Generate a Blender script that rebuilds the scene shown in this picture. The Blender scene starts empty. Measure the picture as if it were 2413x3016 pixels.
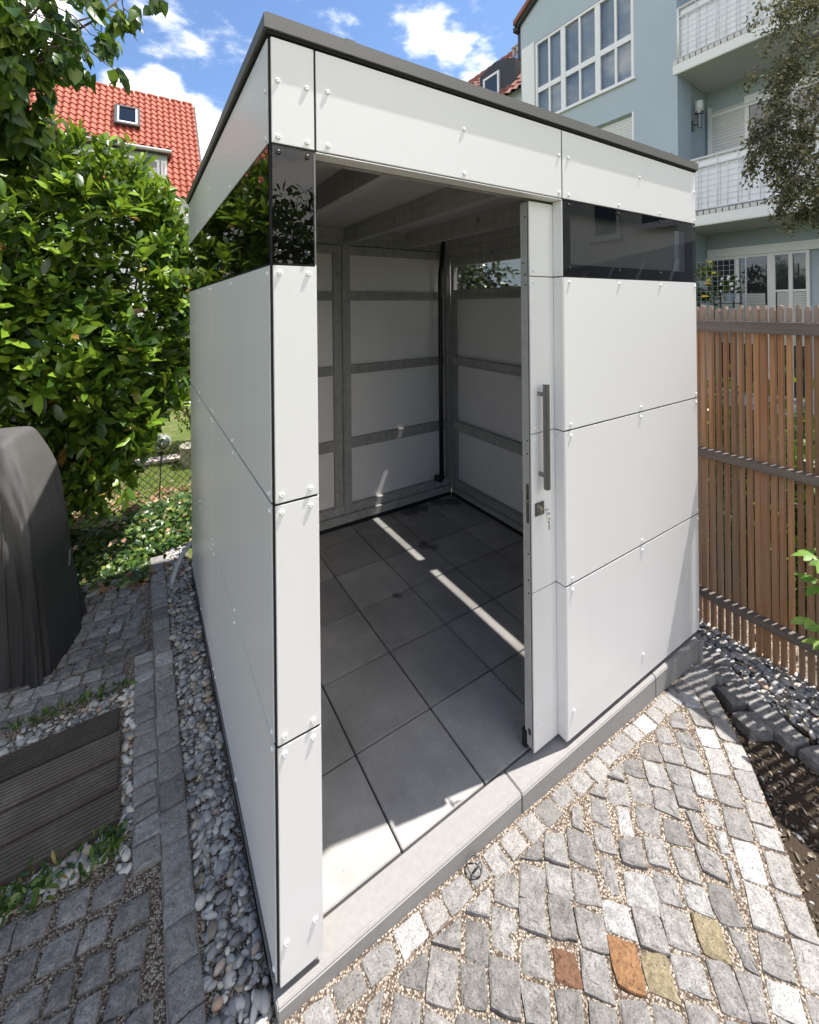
import bpy, bmesh, math, random
import numpy as np
from mathutils import Vector, Matrix
rad = math.radians
rng = np.random.default_rng(11)
random.seed(5)
C = bpy.context.scene.collection
SC = bpy.context.scene

# ------------------------------------------------------------------ camera
CAM = Vector((-0.2716, -1.068, 1.6874)); YAW = 0.5635; ROLL = -0.0101
cd = bpy.data.cameras.new('camera'); cam = bpy.data.objects.new('camera', cd); C.objects.link(cam)
right = Vector((math.cos(YAW), -math.sin(YAW), 0)); fwd = Vector((math.sin(YAW), math.cos(YAW), 0)); up = Vector((0, 0, 1))
cx_ = right*math.cos(ROLL) + up*math.sin(ROLL); cy_ = up*math.cos(ROLL) - right*math.sin(ROLL)
m = Matrix((cx_, cy_, -fwd)).transposed().to_4x4(); m.translation = CAM
cam.matrix_world = m
cd.sensor_fit = 'HORIZONTAL'; cd.sensor_width = 36.0; cd.lens = 1254.52/2413*36
cd.shift_x = 0.0002; cd.shift_y = (899.68 - 1508)/2413
cd.clip_start = 0.02; cd.clip_end = 400
SC.camera = cam

# ------------------------------------------------------------------ light
SUN = Vector((0.42, -0.098, 1.0)).normalized()
sl = bpy.data.lights.new('sun', 'SUN'); so = bpy.data.objects.new('sun', sl); C.objects.link(so)
sl.energy = 4.9; sl.angle = rad(0.53); sl.color = (1.0, 0.955, 0.90)
so.rotation_euler = SUN.to_track_quat('Z', 'Y').to_euler(); so.location = (6, -3, 12)
W = bpy.data.worlds.new('World'); SC.world = W; W.use_nodes = True
wn, wl = W.node_tree.nodes, W.node_tree.links
wn.clear()
def wnode(t, **k):
    n = wn.new(t)
    for a, b in k.items(): setattr(n, a, b)
    return n
sky = wnode('ShaderNodeTexSky', sky_type='NISHITA'); sky.sun_disc = False
sky.sun_elevation = math.asin(SUN.z); sky.sun_rotation = math.atan2(SUN.x, SUN.y)
sky.altitude = 500; sky.air_density = 1.0; sky.dust_density = 0.7; sky.ozone_density = 2.2
tc = wnode('ShaderNodeTexCoord')
nz = wnode('ShaderNodeTexNoise'); nz.inputs['Scale'].default_value = 9; nz.inputs['Detail'].default_value = 9; nz.inputs['Roughness'].default_value = 0.62
mp = wnode('ShaderNodeMapping'); mp.inputs['Scale'].default_value = (1, 1, 2.4)
wl.new(tc.outputs['Generated'], mp.inputs['Vector']); wl.new(mp.outputs['Vector'], nz.inputs['Vector'])
def blob(d, r, amt):
    d = Vector(d).normalized()
    dp = wnode('ShaderNodeVectorMath', operation='DISTANCE'); dp.inputs[1].default_value = d
    wl.new(tc.outputs['Generated'], dp.inputs[0])
    mr = wnode('ShaderNodeMapRange', interpolation_type='SMOOTHSTEP'); mr.inputs['From Min'].default_value = r; mr.inputs['From Max'].default_value = r*0.25
    mr.inputs['To Min'].default_value = 0; mr.inputs['To Max'].default_value = amt
    wl.new(dp.outputs['Value'], mr.inputs['Value'])
    return mr.outputs[0]
acc = None
for d, r, a in (((0.043, 0.871, 0.485), 0.07, .20), ((0.075, 0.874, 0.476), 0.06, .20), ((0.00, 0.868, 0.497), 0.06, .16),
                ((0.035, 0.918, 0.392), 0.075, .52), ((0.09, 0.925, 0.365), 0.075, .5), ((0.13, 0.93, 0.34), 0.09, .5), ((-0.02, 0.915, 0.39), 0.06, .45),
                ((0.480, 0.696, 0.534), 0.075, .30), ((0.535, 0.675, 0.508), 0.07, .33), ((0.43, 0.72, 0.545), 0.05, .22), ((0.585, 0.658, 0.475), 0.07, .33), ((0.345, 0.764, 0.545), .06, .2),
                ((-0.16, 0.88, 0.45), 0.13, .42), ((0.75, -0.6, 0.35), 0.75, .5), ((0.1, -0.95, 0.35), 0.75, .5), ((-0.95, 0.0, 0.45), 0.75, .5), ((0.3, -0.75, 0.7), 0.5, .45), ((.95, .1, .45), .4, .35)):  # wide clouds are out of view, added to whiten and lift the ambient light
    b = blob(d, r, a)
    if acc is None: acc = b
    else:
        mx = wnode('ShaderNodeMath', operation='MAXIMUM'); wl.new(acc, mx.inputs[0]); wl.new(b, mx.inputs[1]); acc = mx.outputs[0]
ad = wnode('ShaderNodeMath', operation='ADD'); wl.new(acc, ad.inputs[0]); wl.new(nz.outputs['Fac'], ad.inputs[1])
cr = wnode('ShaderNodeMapRange', interpolation_type='SMOOTHSTEP'); cr.inputs['From Min'].default_value = 0.58; cr.inputs['From Max'].default_value = 1.06
wl.new(ad.outputs[0], cr.inputs['Value'])
tint = wnode('ShaderNodeMix', data_type='RGBA', blend_type='MULTIPLY'); tint.inputs['Factor'].default_value = 1
tint.inputs['B'].default_value = (0.68, 0.74, 0.80, 1)
wl.new(sky.outputs[0], tint.inputs['A'])
cm = wnode('ShaderNodeMix', data_type='RGBA'); cm.inputs['B'].default_value = (9.4, 8.9, 8.4, 1)
wl.new(cr.outputs[0], cm.inputs['Factor']); wl.new(tint.outputs['Result'], cm.inputs['A'])
bg = wnode('ShaderNodeBackground'); bg.inputs['Strength'].default_value = 0.15
ow = wnode('ShaderNodeOutputWorld'); wl.new(cm.outputs['Result'], bg.inputs['Color']); wl.new(bg.outputs[0], ow.inputs[0])

SC.view_settings.view_transform = 'Standard'; SC.view_settings.look = 'None'
SC.view_settings.exposure = 0.95; SC.view_settings.gamma = 1.0; SC.view_settings.use_curve_mapping = False
SC.cycles.use_denoising = True
try: SC.cycles.denoiser = 'OPENIMAGEDENOISE'
except Exception: pass
SC.cycles.max_bounces = 10; SC.cycles.diffuse_bounces = 5; SC.cycles.glossy_bounces = 4; SC.cycles.transparent_max_bounces = 12
SC.cycles.caustics_reflective = False; SC.cycles.caustics_refractive = False; SC.cycles.sample_clamp_indirect = 6

# ------------------------------------------------------------------ materials
class Mt:
    """small helper round one node material"""
    def __init__(s, name, rough=0.5, spec=0.5):
        s.m = bpy.data.materials.new(name); s.m.use_nodes = True
        s.t = s.m.node_tree; s.n = s.t.nodes; s.l = s.t.links
        s.b = s.n['Principled BSDF']; s.out = s.n['Material Output']
        s.b.inputs['Roughness'].default_value = rough; s.b.inputs['Specular IOR Level'].default_value = spec
        s.co = s.n.new('ShaderNodeTexCoord').outputs['Object']
    def vec(s, scale=(1, 1, 1), rot=(0, 0, 0)):
        mp = s.n.new('ShaderNodeMapping'); mp.inputs['Scale'].default_value = scale; mp.inputs['Rotation'].default_value = rot
        s.l.new(s.co, mp.inputs['Vector']); return mp.outputs[0]
    def noise(s, scale, detail=4, rough=0.55, vec=None, dist=0):
        n = s.n.new('ShaderNodeTexNoise'); n.inputs['Scale'].default_value = scale; n.inputs['Detail'].default_value = detail
        n.inputs['Roughness'].default_value = rough; n.inputs['Distortion'].default_value = dist
        s.l.new(vec if vec is not None else s.co, n.inputs['Vector']); return n.outputs['Fac']
    def voro(s, scale, feature='F1', out='Distance', vec=None):
        n = s.n.new('ShaderNodeTexVoronoi'); n.feature = feature; n.inputs['Scale'].default_value = scale
        s.l.new(vec if vec is not None else s.co, n.inputs['Vector']); return n.outputs[out]
    def island(s):
        return s.n.new('ShaderNodeNewGeometry').outputs['Random Per Island']
    def orand(s): return s.n.new('ShaderNodeObjectInfo').outputs['Random']
    def ramp(s, fac, stops, interp='LINEAR'):
        r = s.n.new('ShaderNodeValToRGB'); r.color_ramp.interpolation = interp
        e = r.color_ramp.elements
        while len(e) < len(stops): e.new(0.5)
        for k, (p, c) in enumerate(stops):
            e[k].position = p; e[k].color = (c, c, c, 1) if isinstance(c, (int, float)) else (*c, 1)
        s.l.new(fac, r.inputs[0]); return r.outputs[0]
    def mix(s, a, b, fac, mode='MIX'):
        x = s.n.new('ShaderNodeMix'); x.data_type = 'RGBA'; x.blend_type = mode; x.clamp_factor = True
        for k, v in (('A', a), ('B', b)):
            if isinstance(v, (tuple, list)): x.inputs[k].default_value = (*v, 1)
            elif isinstance(v, (int, float)): x.inputs[k].default_value = (v, v, v, 1)
            else: s.l.new(v, x.inputs[k])
        if isinstance(fac, (int, float)): x.inputs['Factor'].default_value = fac
        else: s.l.new(fac, x.inputs['Factor'])
        return x.outputs['Result']
    def math(s, op, a, b=0.0):
        x = s.n.new('ShaderNodeMath'); x.operation = op
        for k, v in enumerate((a, b)):
            if isinstance(v, (int, float)): x.inputs[k].default_value = v
            else: s.l.new(v, x.inputs[k])
        return x.outputs[0]
    def color(s, c):
        if isinstance(c, (tuple, list)): s.b.inputs['Base Color'].default_value = (*c, 1)
        elif isinstance(c, (int, float)): s.b.inputs['Base Color'].default_value = (c, c, c, 1)
        else: s.l.new(c, s.b.inputs['Base Color'])
        return s
    def rough(s, r):
        s.l.new(r, s.b.inputs['Roughness']); return s
    def bump(s, h, strength=0.5, dist=0.01):
        n = s.n.new('ShaderNodeBump'); n.inputs['Strength'].default_value = strength; n.inputs['Distance'].default_value = dist
        s.l.new(h, n.inputs['Height'])
        if s.b.inputs['Normal'].is_linked: s.l.new(s.b.inputs['Normal'].links[0].from_socket, n.inputs['Normal'])
        s.l.new(n.outputs[0], s.b.inputs['Normal']); return s
    def translucent(s, col, fac):
        tr = s.n.new('ShaderNodeBsdfTranslucent'); mx = s.n.new('ShaderNodeMixShader'); mx.inputs[0].default_value = fac
        if isinstance(col, tuple): tr.inputs[0].default_value = (*col, 1)
        else: s.l.new(col, tr.inputs[0])
        s.l.new(s.b.outputs[0], mx.inputs[1]); s.l.new(tr.outputs[0], mx.inputs[2]); s.l.new(mx.outputs[0], s.out.inputs[0]); return s

def plain(name, c, rough=0.5, metal=0.0, var=0.06, scale=12, bump=0.0):
    k = Mt(name, rough); cc = c if isinstance(c, tuple) else (c, c, c)
    f = k.noise(scale, 5)
    k.color(k.mix(tuple(v*(1-var*1.6) for v in cc), tuple(min(1, v*(1+var*1.6)) for v in cc), f))
    k.b.inputs['Metallic'].default_value = metal
    if bump: k.bump(k.noise(scale*14, 3), bump, 0.002)
    return k.m
def make_panel():
    k = Mt('fibre_cement_panel', 0.36, 0.45)
    f = k.noise(2.2, 3, 0.5); g = k.noise(160, 3)
    k.color(k.mix(k.mix((.762, .742, .740), (.785, .765, .763), f), k.mix((.745, .726, .724), (.795, .775, .773), g), 0.4))
    wz = k.n.new('ShaderNodeSeparateXYZ'); k.l.new(k.co, wz.inputs[0])      # splashed dust near the ground, faint run marks
    dust = k.ramp(k.math('ADD', wz.outputs['Z'], k.math('MULTIPLY', k.noise(9, 6, .7), .30)), [(0.06, 0.30), (0.34, 0.0)])
    run = k.ramp(k.noise(9, 5, .65, k.vec((1, 1, .05))), [(0.55, 0.0), (0.8, 0.16)])
    c0 = k.b.inputs['Base Color'].links[0].from_socket
    k.color(k.mix(k.mix(c0, (.50, .46, .41), dust), (.60, .58, .56), run))
    k.bump(k.noise(240, 3), 0.12, 0.0006)
    return k.m
def make_wood_grey(name='grey_spruce', lo=0.22, hi=0.40):
    k = Mt(name, 0.6, 0.3)
    g = k.noise(26, 5, 0.6, k.vec((1, 1, 0.05)), 0.8); g2 = k.noise(26, 5, 0.6, k.vec((1, 0.05, 1)), 0.8); g2 = k.ramp(g2, [(0.3, 0.0), (0.7, 1.0)]); g = k.ramp(g, [(0.3, 0.0), (0.7, 1.0)])
    kn = k.ramp(k.voro(3.3), [(0.03, 0.25), (0.09, 1.0)])
    r = k.orand()
    c = k.mix((lo, lo*.985, lo*.955), (hi, hi*.985, hi*.955), k.math('ADD', k.math('MULTIPLY', g, 0.5), k.math('MULTIPLY', g2, 0.5)))
    c = k.mix(c, k.mix(0.86, 1.08, r), 1.0, 'MULTIPLY'); c = k.mix(c, kn, 0.8, 'MULTIPLY')
    k.color(c).bump(g, 0.15, 0.002); return k.m
def make_slab():
    k = Mt('concrete_slab', 0.7, 0.3)
    f = k.noise(7, 8, 0.65); g = k.noise(130, 4, 0.7)
    c = k.mix(k.mix((.29, .28, .265), (.40, .385, .365), f), k.mix((.27, .26, .25), (.42, .405, .385), g), 0.55)
    c = k.mix(c, k.mix(0.82, 1.14, k.island()), 1.0, 'MULTIPLY'); c = k.mix(c, k.ramp(k.noise(3.1, 7, .72), [(.32, .72), (.68, 1.16)]), 0.9, 'MULTIPLY'); c = k.mix(c, .12, k.math('MULTIPLY', k.ramp(k.voro(38), [(.05, 1.0), (.11, 0.0)]), k.ramp(k.noise(5, 3), [(.52, 0.0), (.6, .7)])))
    # dried water marks and scuffs, where the photo has them
    nzz = k.noise(9, 5, 0.7); tot = None
    for (x, y, r) in ((1.62, 1.93, .085), (1.72, 1.90, .06), (1.90, 1.92, .075), (2.0, 1.87, .07), (1.41, 1.44, .05), (1.47, 1.39, .045), (.99, 1.09, .03)):
        d = k.n.new('ShaderNodeVectorMath'); d.operation = 'DISTANCE'; d.inputs[1].default_value = (x, y, -0.0175); k.l.new(k.co, d.inputs[0])
        v = k.math('SUBTRACT', r*1.0, k.math('ADD', d.outputs['Value'], k.math('MULTIPLY', k.math('SUBTRACT', nzz, 0.5), 0.16)))
        tot = v if tot is None else k.math('MAXIMUM', tot, v)
    st = k.ramp(k.math('ADD', k.math('MULTIPLY', tot, 12), 0.5), [(0.5, 0.0), (0.62, 1.0)])
    c = k.mix(c, k.mix(c, 0.45, 1.0, 'MULTIPLY'), st)
    scr = k.ramp(k.noise(14, 8, 0.8), [(0.60, 0.0), (0.72, 1.0)])
    c = k.mix(c, k.mix(c, 0.72, 1.0, 'MULTIPLY'), scr)
    k.color(c).bump(g, 0.25, 0.002); return k.m
def make_granite(name='granite', mul=1.0, blotch=0.8):
    k = Mt(name, 0.75, 0.3)
    sp = k.voro(330, out='Color'); spk = k.n.new('ShaderNodeSeparateColor'); k.l.new(sp, spk.inputs[0])
    f = k.noise(260, 5, 0.8); dk = k.ramp(k.noise(175, 4, 0.65), [(0.36, 0.25), (0.43, 1.0)])
    isl = k.island()
    base = k.ramp(isl, [(p_, tuple(v_*mul for v_ in q_)) for p_, q_ in [(0.0, (.17, .160, .150)), (0.15, (.215, .205, .196)), (0.4, (.25, .241, .232)), (0.62, (.265, .25, .237)), (0.85, (.295, .286, .276)), (0.95, (.40, .396, .39)), (1.0, (.20, .183, .166))]])
    c = k.mix(base, k.mix(0.55, 1.35, f), 0.75, 'MULTIPLY')
    c = k.mix(c, k.mix(0.6, 1.4, spk.outputs[0]), 0.5, 'MULTIPLY'); c = k.mix(c, k.ramp(k.noise(34, 5, 0.7), [(0.3, 0.5), (0.7, 1.4)]), blotch, 'MULTIPLY'); c = k.mix(c, dk, 0.75, 'MULTIPLY')
    dirt = k.ramp(k.noise(19, 6, 0.75), [(0.55, 0.0), (0.72, 1.0)])
    c = k.mix(c, (.085, .07, .058), k.math('MULTIPLY', dirt, 0.55))
    k.color(c).bump(k.noise(55, 7, 0.75), 0.9, 0.008).bump(f, 0.4, 0.002); return k.m
def make_stone(name, a, b):
    k = Mt(name, 0.75, 0.3); f = k.noise(85, 7, 0.8)
    k.color(k.mix(k.mix(a, b, k.ramp(f, [(0.35, 0.0), (0.65, 1.0)])), tuple(v*.35 for v in a), k.ramp(k.noise(160, 3, .6), [(0.34, 0.8), (0.42, 0.0)]))).bump(f, 0.6, 0.006); return k.m
def make_grit():
    k = Mt('joint_grit', 0.9, 0.2)
    v = k.n.new('ShaderNodeTexVoronoi'); v.inputs['Scale'].default_value = 200; k.l.new(k.co, v.inputs['Vector'])
    sc = k.n.new('ShaderNodeSeparateColor'); k.l.new(v.outputs['Color'], sc.inputs[0])
    c = k.ramp(sc.outputs[0], [(0.0, (.06, .042, .034)), (0.22, (.13, .098, .078)), (0.45, (.29, .235, .185)), (0.7, (.43, .37, .30)), (1.0, (.60, .54, .47))])
    c = k.mix(c, (.05, .04, .03), k.ramp(v.outputs['Distance'], [(0.42, 0.0), (0.75, 1.0)]))
    h = k.math('SUBTRACT', 1.0, v.outputs['Distance'])
    c = k.mix(c, (.20, .15, .11), k.math('MULTIPLY', k.noise(6, 4), 0.3))
    k.color(c).bump(h, 0.9, 0.005); return k.m
def make_pebble(name='river_pebble', tone=1.0):
    k = Mt(name, 0.62, 0.4); isl = k.island()
    st = [(0.0, (.15, .155, .16)), (0.2, (.25, .25, .245)), (0.4, (.33, .335, .34)), (0.58, (.42, .40, .37)), (0.74, (.56, .545, .51)), (0.86, (.40, .32, .22)), (0.91, (.20, .17, .14)), (0.96, (.66, .65, .62)), (1.0, (.34, .20, .12))]
    c = k.ramp(isl, [(p, tuple(v*tone for v in q)) for p, q in st])
    f = k.noise(90, 5, 0.7)
    k.color(k.mix(c, k.mix(0.7, 1.25, f), 0.6, 'MULTIPLY')).bump(f, 0.12, 0.002); return k.m
def make_leaf(name, stops, gloss=0.35, tr=0.35, trcol=(.30, .42, .05), vein=True):
    k = Mt(name, gloss, 0.5)
    c = k.ramp(k.island(), stops)
    c = k.mix(c, k.mix(0.75, 1.25, k.noise(25, 3)), 0.8, 'MULTIPLY')
    k.color(c).translucent(k.mix(c, trcol, 0.55), tr); return k.m
def make_fence_wood():
    k = Mt('larch_slat', 0.75, 0.25)
    g = k.noise(60, 5, 0.6, k.vec((1, 1, 0.035)), 0.6)
    c = k.mix((.125, .060, .034), (.43, .262, .152), g)
    r = k.orand()
    c = k.mix(c, k.ramp(r, [(0, (.42, .37, .35)), (0.25, (1.15, 1.02, .90)), (0.5, (.62, .62, .62)), (0.75, (1.4, 1.27, 1.1)), (1, (.9, 1.0, 1.05))]), 1.0, 'MULTIPLY')
    wz = k.n.new('ShaderNodeSeparateXYZ'); k.l.new(k.co, wz.inputs[0])
    gt = k.ramp(k.math('ADD', wz.outputs['Z'], k.math('MULTIPLY', k.noise(9, 4, .7, k.vec((1, 1, .2))), 0.4)), [(0.0, 0.0), (1.0, 1.0)])
    weather = k.ramp(k.math('ADD', k.math('MULTIPLY', wz.outputs['Z'], 1.0), k.math('MULTIPLY', g, 0.25)), [(0.0, 0.0), (1.0, 0.0)])
    gr = k.ramp(k.noise(3, 4, .6, k.vec((1, 1, .3))), [(0.4, 0.0), (0.75, 0.8)])
    c = k.mix(c, (.27, .21, .17), gr); c = k.mix(c, k.mix((.20, .165, .14), (.36, .31, .27), g), k.ramp(k.math('ADD', wz.outputs['Z'], k.math('MULTIPLY', g, .2)), [(0.0, 0.0), (1.0, 0.0)])); c = k.mix(c, k.mix((.20, .165, .14), (.38, .32, .28), g), k.math('MULTIPLY', k.math('GREATER_THAN', wz.outputs['Z'], 1.86), .75))
    kn = k.ramp(k.voro(5.5, vec=k.vec((1, 1, .45))), [(0.025, 0.2), (0.07, 1.0)])
    c = k.mix(c, kn, 0.8, 'MULTIPLY')
    k.color(c).bump(g, 0.3, 0.003); return k.m
def make_wood(name, a, b, axis=(0.04, 1, 1), scale=50, rough=0.7):
    k = Mt(name, rough, 0.25); g = k.noise(scale, 6, 0.65, k.vec(axis), 0.5)
    c = k.mix(a, b, g); c = k.mix(c, k.mix(0.75, 1.2, k.noise(5, 5)), 0.7, 'MULTIPLY')
    k.color(c).bump(g, 0.35, 0.003); return k.m
def make_deck():
    k = Mt('ribbed_deck_board', 0.8, 0.2)
    wv = k.n.new('ShaderNodeTexWave'); wv.wave_type = 'BANDS'; wv.bands_direction = 'Y'; wv.inputs['Scale'].default_value = 22; wv.inputs['Distortion'].default_value = 0.6; wv.inputs['Detail'].default_value = 2
    k.l.new(k.vec((1, 1, 1), (0, 0, rad(0.4))), wv.inputs['Vector'])
    g = k.noise(40, 6, 0.65, k.vec((0.05, 1, 1)), 0.4); dd = k.noise(7, 7, 0.75)
    c = k.mix((.060, .047, .038), (.155, .128, .108), g); c = k.mix(c, (.22, .195, .17), k.ramp(dd, [(0.5, 0.0), (0.75, 0.6)]))
    c = k.mix(c, k.ramp(wv.outputs['Fac'], [(0.0, 0.8), (0.5, 1.0)]), 0.8, 'MULTIPLY'); c = k.mix(c, k.mix(0.7, 1.25, k.orand()), 1.0, 'MULTIPLY')
    spk = k.ramp(k.voro(42), [(0.035, 1.0), (0.06, 0.0)]); c = k.mix(c, (.4, .39, .37), k.math('MULTIPLY', spk, k.ramp(k.noise(12, 2), [(0.55, 0.0), (0.6, 0.8)])))
    k.color(c).bump(wv.outputs['Fac'], 0.7, 0.004).bump(g, 0.2, 0.002); return k.m
def make_glass(name, tint, refl=1.0, f0=0.045, rough=0.0):
    m = bpy.data.materials.new(name); m.use_nodes = True; n, l = m.node_tree.nodes, m.node_tree.links; n.clear()
    o = n.new('ShaderNodeOutputMaterial'); t = n.new('ShaderNodeBsdfTransparent'); t.inputs[0].default_value = (*tint, 1)
    g = n.new('ShaderNodeBsdfGlossy'); g.inputs['Roughness'].default_value = rough; g.inputs[0].default_value = (refl, refl, refl, 1)
    ge = n.new('ShaderNodeNewGeometry'); d = n.new('ShaderNodeVectorMath'); d.operation = 'DOT_PRODUCT'; l.new(ge.outputs['Incoming'], d.inputs[0]); l.new(ge.outputs['Normal'], d.inputs[1])
    def mt(op, a, b=0.0):
        q = n.new('ShaderNodeMath'); q.operation = op
        for k, v in enumerate((a, b)):
            if isinstance(v, (int, float)): q.inputs[k].default_value = v
            else: l.new(v, q.inputs[k])
        return q.outputs[0]
    c = mt('SUBTRACT', 1.0, mt('ABSOLUTE', d.outputs['Value'])); f = mt('ADD', mt('MULTIPLY', mt('POWER', c, 5.0), 1-f0), f0)   # Schlick, the same from both sides
    x = n.new('ShaderNodeMixShader'); l.new(f, x.inputs[0]); l.new(t.outputs[0], x.inputs[1]); l.new(g.outputs[0], x.inputs[2]); l.new(x.outputs[0], o.inputs[0])
    return m
def make_render(name, c, var=0.05):
    k = Mt(name, 0.85, 0.2); f = k.noise(0.9, 6, 0.6); g = k.noise(60, 3)
    a = tuple(v*(1-var*2) for v in c); b = tuple(v*(1+var) for v in c)
    k.color(k.mix(k.mix(a, b, f), k.mix(a, b, g), 0.35)).bump(g, 0.35, 0.01); return k.m
def make_tile(name, a, b):
    k = Mt(name, 0.7, 0.3); f = k.noise(2.5, 6, 0.7); g = k.voro(5, out='Color', vec=k.vec((1.4, 1, 1)))
    s2 = k.n.new('ShaderNodeSeparateColor'); k.l.new(g, s2.inputs[0])
    k.color(k.mix(k.mix(a, b, f), k.mix(a, b, s2.outputs[0]), 0.5)); return k.m
def make_grass_ground():
    k = Mt('lawn_soil', 0.95, 0.1); f = k.noise(3, 7, 0.7); g = k.noise(60, 5, 0.8)
    c = k.mix((.05, .08, .018), (.145, .185, .05), g); c = k.mix(c, (.27, .20, .13), k.ramp(f, [(0.52, 0.0), (0.66, .8)]))
    k.color(c).bump(g, 0.6, 0.02); return k.m
def make_soil():
    k = Mt('dark_soil', 0.95, 0.1); f = k.noise(30, 8, 0.8); g = k.noise(130, 4, 0.8)
    k.color(k.mix((.025, .019, .014), (.15, .115, .082), k.mix(f, g, 0.5))).bump(g, 0.9, 0.01).bump(f, 0.8, 0.02); return k.m
def make_cover():
    k = Mt('cover_fabric', 0.72, 0.3)
    f = k.noise(4, 6, 0.7); w = k.noise(300, 2)
    c = k.mix((.020, .020, .021), (.034, .033, .034), f)
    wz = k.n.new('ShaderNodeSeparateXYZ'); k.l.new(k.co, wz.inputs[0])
    c = k.mix(c, (.095, .090, .087), k.ramp(k.math('ADD', wz.outputs['Z'], k.math('MULTIPLY', k.noise(3, 5), 0.5)), [(0.7, 0.0), (1.3, 0.85)]))  # sunlight on the upper part, painted in as paler cloth
    k.color(c).bump(w, 0.2, 0.0015).bump(k.noise(5, 4, 0.5, k.vec((1, 1, .22)), .6), 0.45, 0.05); return k.m
def make_interior_dark():
    return plain('black_rubber', 0.015, 0.6)

PANEL = make_panel(); TRIM = plain('dark_roof_edge_metal', (.135, .13, .125), 0.55, 0.0, 0.05, 40, 0.2); JOINT = plain('black_joint_backing', 0.008, 0.8)
WOODG = make_wood_grey('grey_spruce', .25, .46); WOODL = make_wood_grey('pale_spruce', 0.36, 0.52); BOARD = make_wood_grey('ceiling_board', 0.36, 0.5); SLAB = make_slab()
KERB = plain('cast_concrete_kerb', (.27, .26, .25), 0.75, 0, 0.10, 60, 0.5); BASE = plain('grey_base_strip', 0.16, 0.6, 0, 0.08, 30)
SCREW = plain('white_screw_cap', 0.80, 0.28); SCREWB = plain('black_screw_cap', 0.02, 0.2); STEEL = plain('brushed_steel', (.27, .265, .27), 0.42, 1.0, 0.05, 60); STEELD = plain('dark_steel', 0.22, 0.4, 1.0)
CHROME = plain('chrome', 0.75, 0.12, 1.0); PIPE = plain('black_pipe', 0.01, 0.4); INWALL = plain('inner_wall_panel', (0.78, .755, .755), 0.6, 0, 0.04, 6)
GLASS = make_glass('tinted_window_glass', (.57, .57, .57), .60, .05); GLASSC = make_glass('clear_tinted_glass', (.88, .88, .88)); BLACKB = plain('black_glass_border', 0.012, 0.35)
GRANITE = make_granite(); GRANITEP = make_granite('pale_granite', 1.22, 0.45); GRIT = make_grit(); RUST = make_stone('rust_brown_stone', (.08, .040, .024), (.185, .098, .054)); ORANGE = make_stone('orange_stone', (.12, .058, .026), (.30, .165, .078)); TANST = make_stone('yellow_brown_stone', (.12, .10, .062), (.29, .24, .15)); REDST = make_stone('dark_red_stone', (.075, .035, .025), (.13, .06, .045))
MORTAR = plain('sandy_mortar', (.25, .226, .20), 0.9, 0, 0.15, 30, 0.5); PEB = make_pebble(); PEB2 = make_pebble('pale_pebble', 1.25)
LAUREL = make_leaf('laurel_leaf', [(0, (.014, .038, .008)), (0.3, (.032, .076, .012)), (0.52, (.085, .165, .018)), (0.78, (.18, .30, .028)), (0.97, (.27, .38, .04)), (1.0, (.30, .17, .05))], 0.32, 0.27, (.40, .58, .04))
BROADL = make_leaf('broad_leaf', [(0, (.014, .038, .008)), (0.45, (.036, .085, .014)), (0.8, (.09, .16, .022)), (1, (.20, .26, .04))], 0.4, 0.30, (.20, .34, .03))
IVYM = make_leaf('ivy_leaf', [(0, (.018, .045, .012)), (0.5, (.04, .09, .02)), (0.85, (.10, .18, .035)), (0.97, (.2, .26, .06)), (1, (.35, .20, .08))], 0.35, 0.25)
CLIMB = make_leaf('olive_leaf', [(0, (.022, .03, .014)), (0.4, (.06, .066, .030)), (0.75, (.14, .135, .07)), (1, (.32, .28, .17))], 0.8, 0.2, (.2, .2, .06))
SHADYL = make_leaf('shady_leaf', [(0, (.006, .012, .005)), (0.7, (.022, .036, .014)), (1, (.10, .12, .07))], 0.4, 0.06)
MAPLE = make_leaf('bright_green_leaf', [(0, (.08, .19, .02)), (0.6, (.17, .32, .05)), (1, (.30, .42, .10))], 0.5, 0.4, (.35, .55, .06))
SHRUB = make_leaf('yellow_green_leaf', [(0, (.03, .06, .008)), (0.4, (.09, .15, .015)), (0.8, (.25, .30, .04)), (1, (.38, .40, .06))], 0.5, 0.35, (.45, .50, .05))
DRYL = make_leaf('dry_leaf', [(0, (.14, .07, .035)), (0.5, (.32, .20, .11)), (0.85, (.46, .33, .20)), (1, (.40, .10, .05))], 0.7, 0.2, (.5, .2, .06))
GRASSB = make_leaf('grass_blade', [(0, (.07, .13, .015)), (0.6, (.16, .25, .03)), (1, (.30, .34, .07))], 0.6, 0.35, (.35, .45, .05))
BARK = make_wood('bark', (.05, .038, .028), (.16, .13, .10), (1, 1, .2), 40)
FENCEW = make_fence_wood(); RAILW = make_wood('dark_rail_wood', (.06, .048, .042), (.22, .185, .16), (1, .04, 1), 60); DECK = make_deck()
COVER = make_cover(); BLUE = make_render('blue_render', (.435, .495, .555), .08); WHITER = make_render('white_render', (.80, .79, .78)); GREYR = make_render('grey_soffit', (.60, .57, .57)); UPVC = plain('white_window_frame', (.80, .78, .79), 0.4, 0, 0.04)
SHUT = plain('roller_shutter_plastic', (.62, .62, .61), 0.5); PANE = plain('window_glass_dark', (.03, .035, .04), 0.04); TILE = make_tile('red_roof_tile', (.30, .075, .048), (.44, .135, .088)); TILE2 = make_tile('brown_red_tile', (.22, .085, .065), (.36, .15, .11)); DARKM = plain('dark_zinc', 0.035, 0.5)
SCREEN = plain('balcony_screen_fabric', (.80, .80, .84), 0.8, 0, 0.06, 3); WIRE = plain('grey_wire', (.35, .36, .38), 0.5); LAWN = make_grass_ground(); SOIL = make_soil(); PLANK = make_wood('pale_plank', (.35, .28, .24), (.62, .54, .48), (.06, 1, 1), 50)
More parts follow.
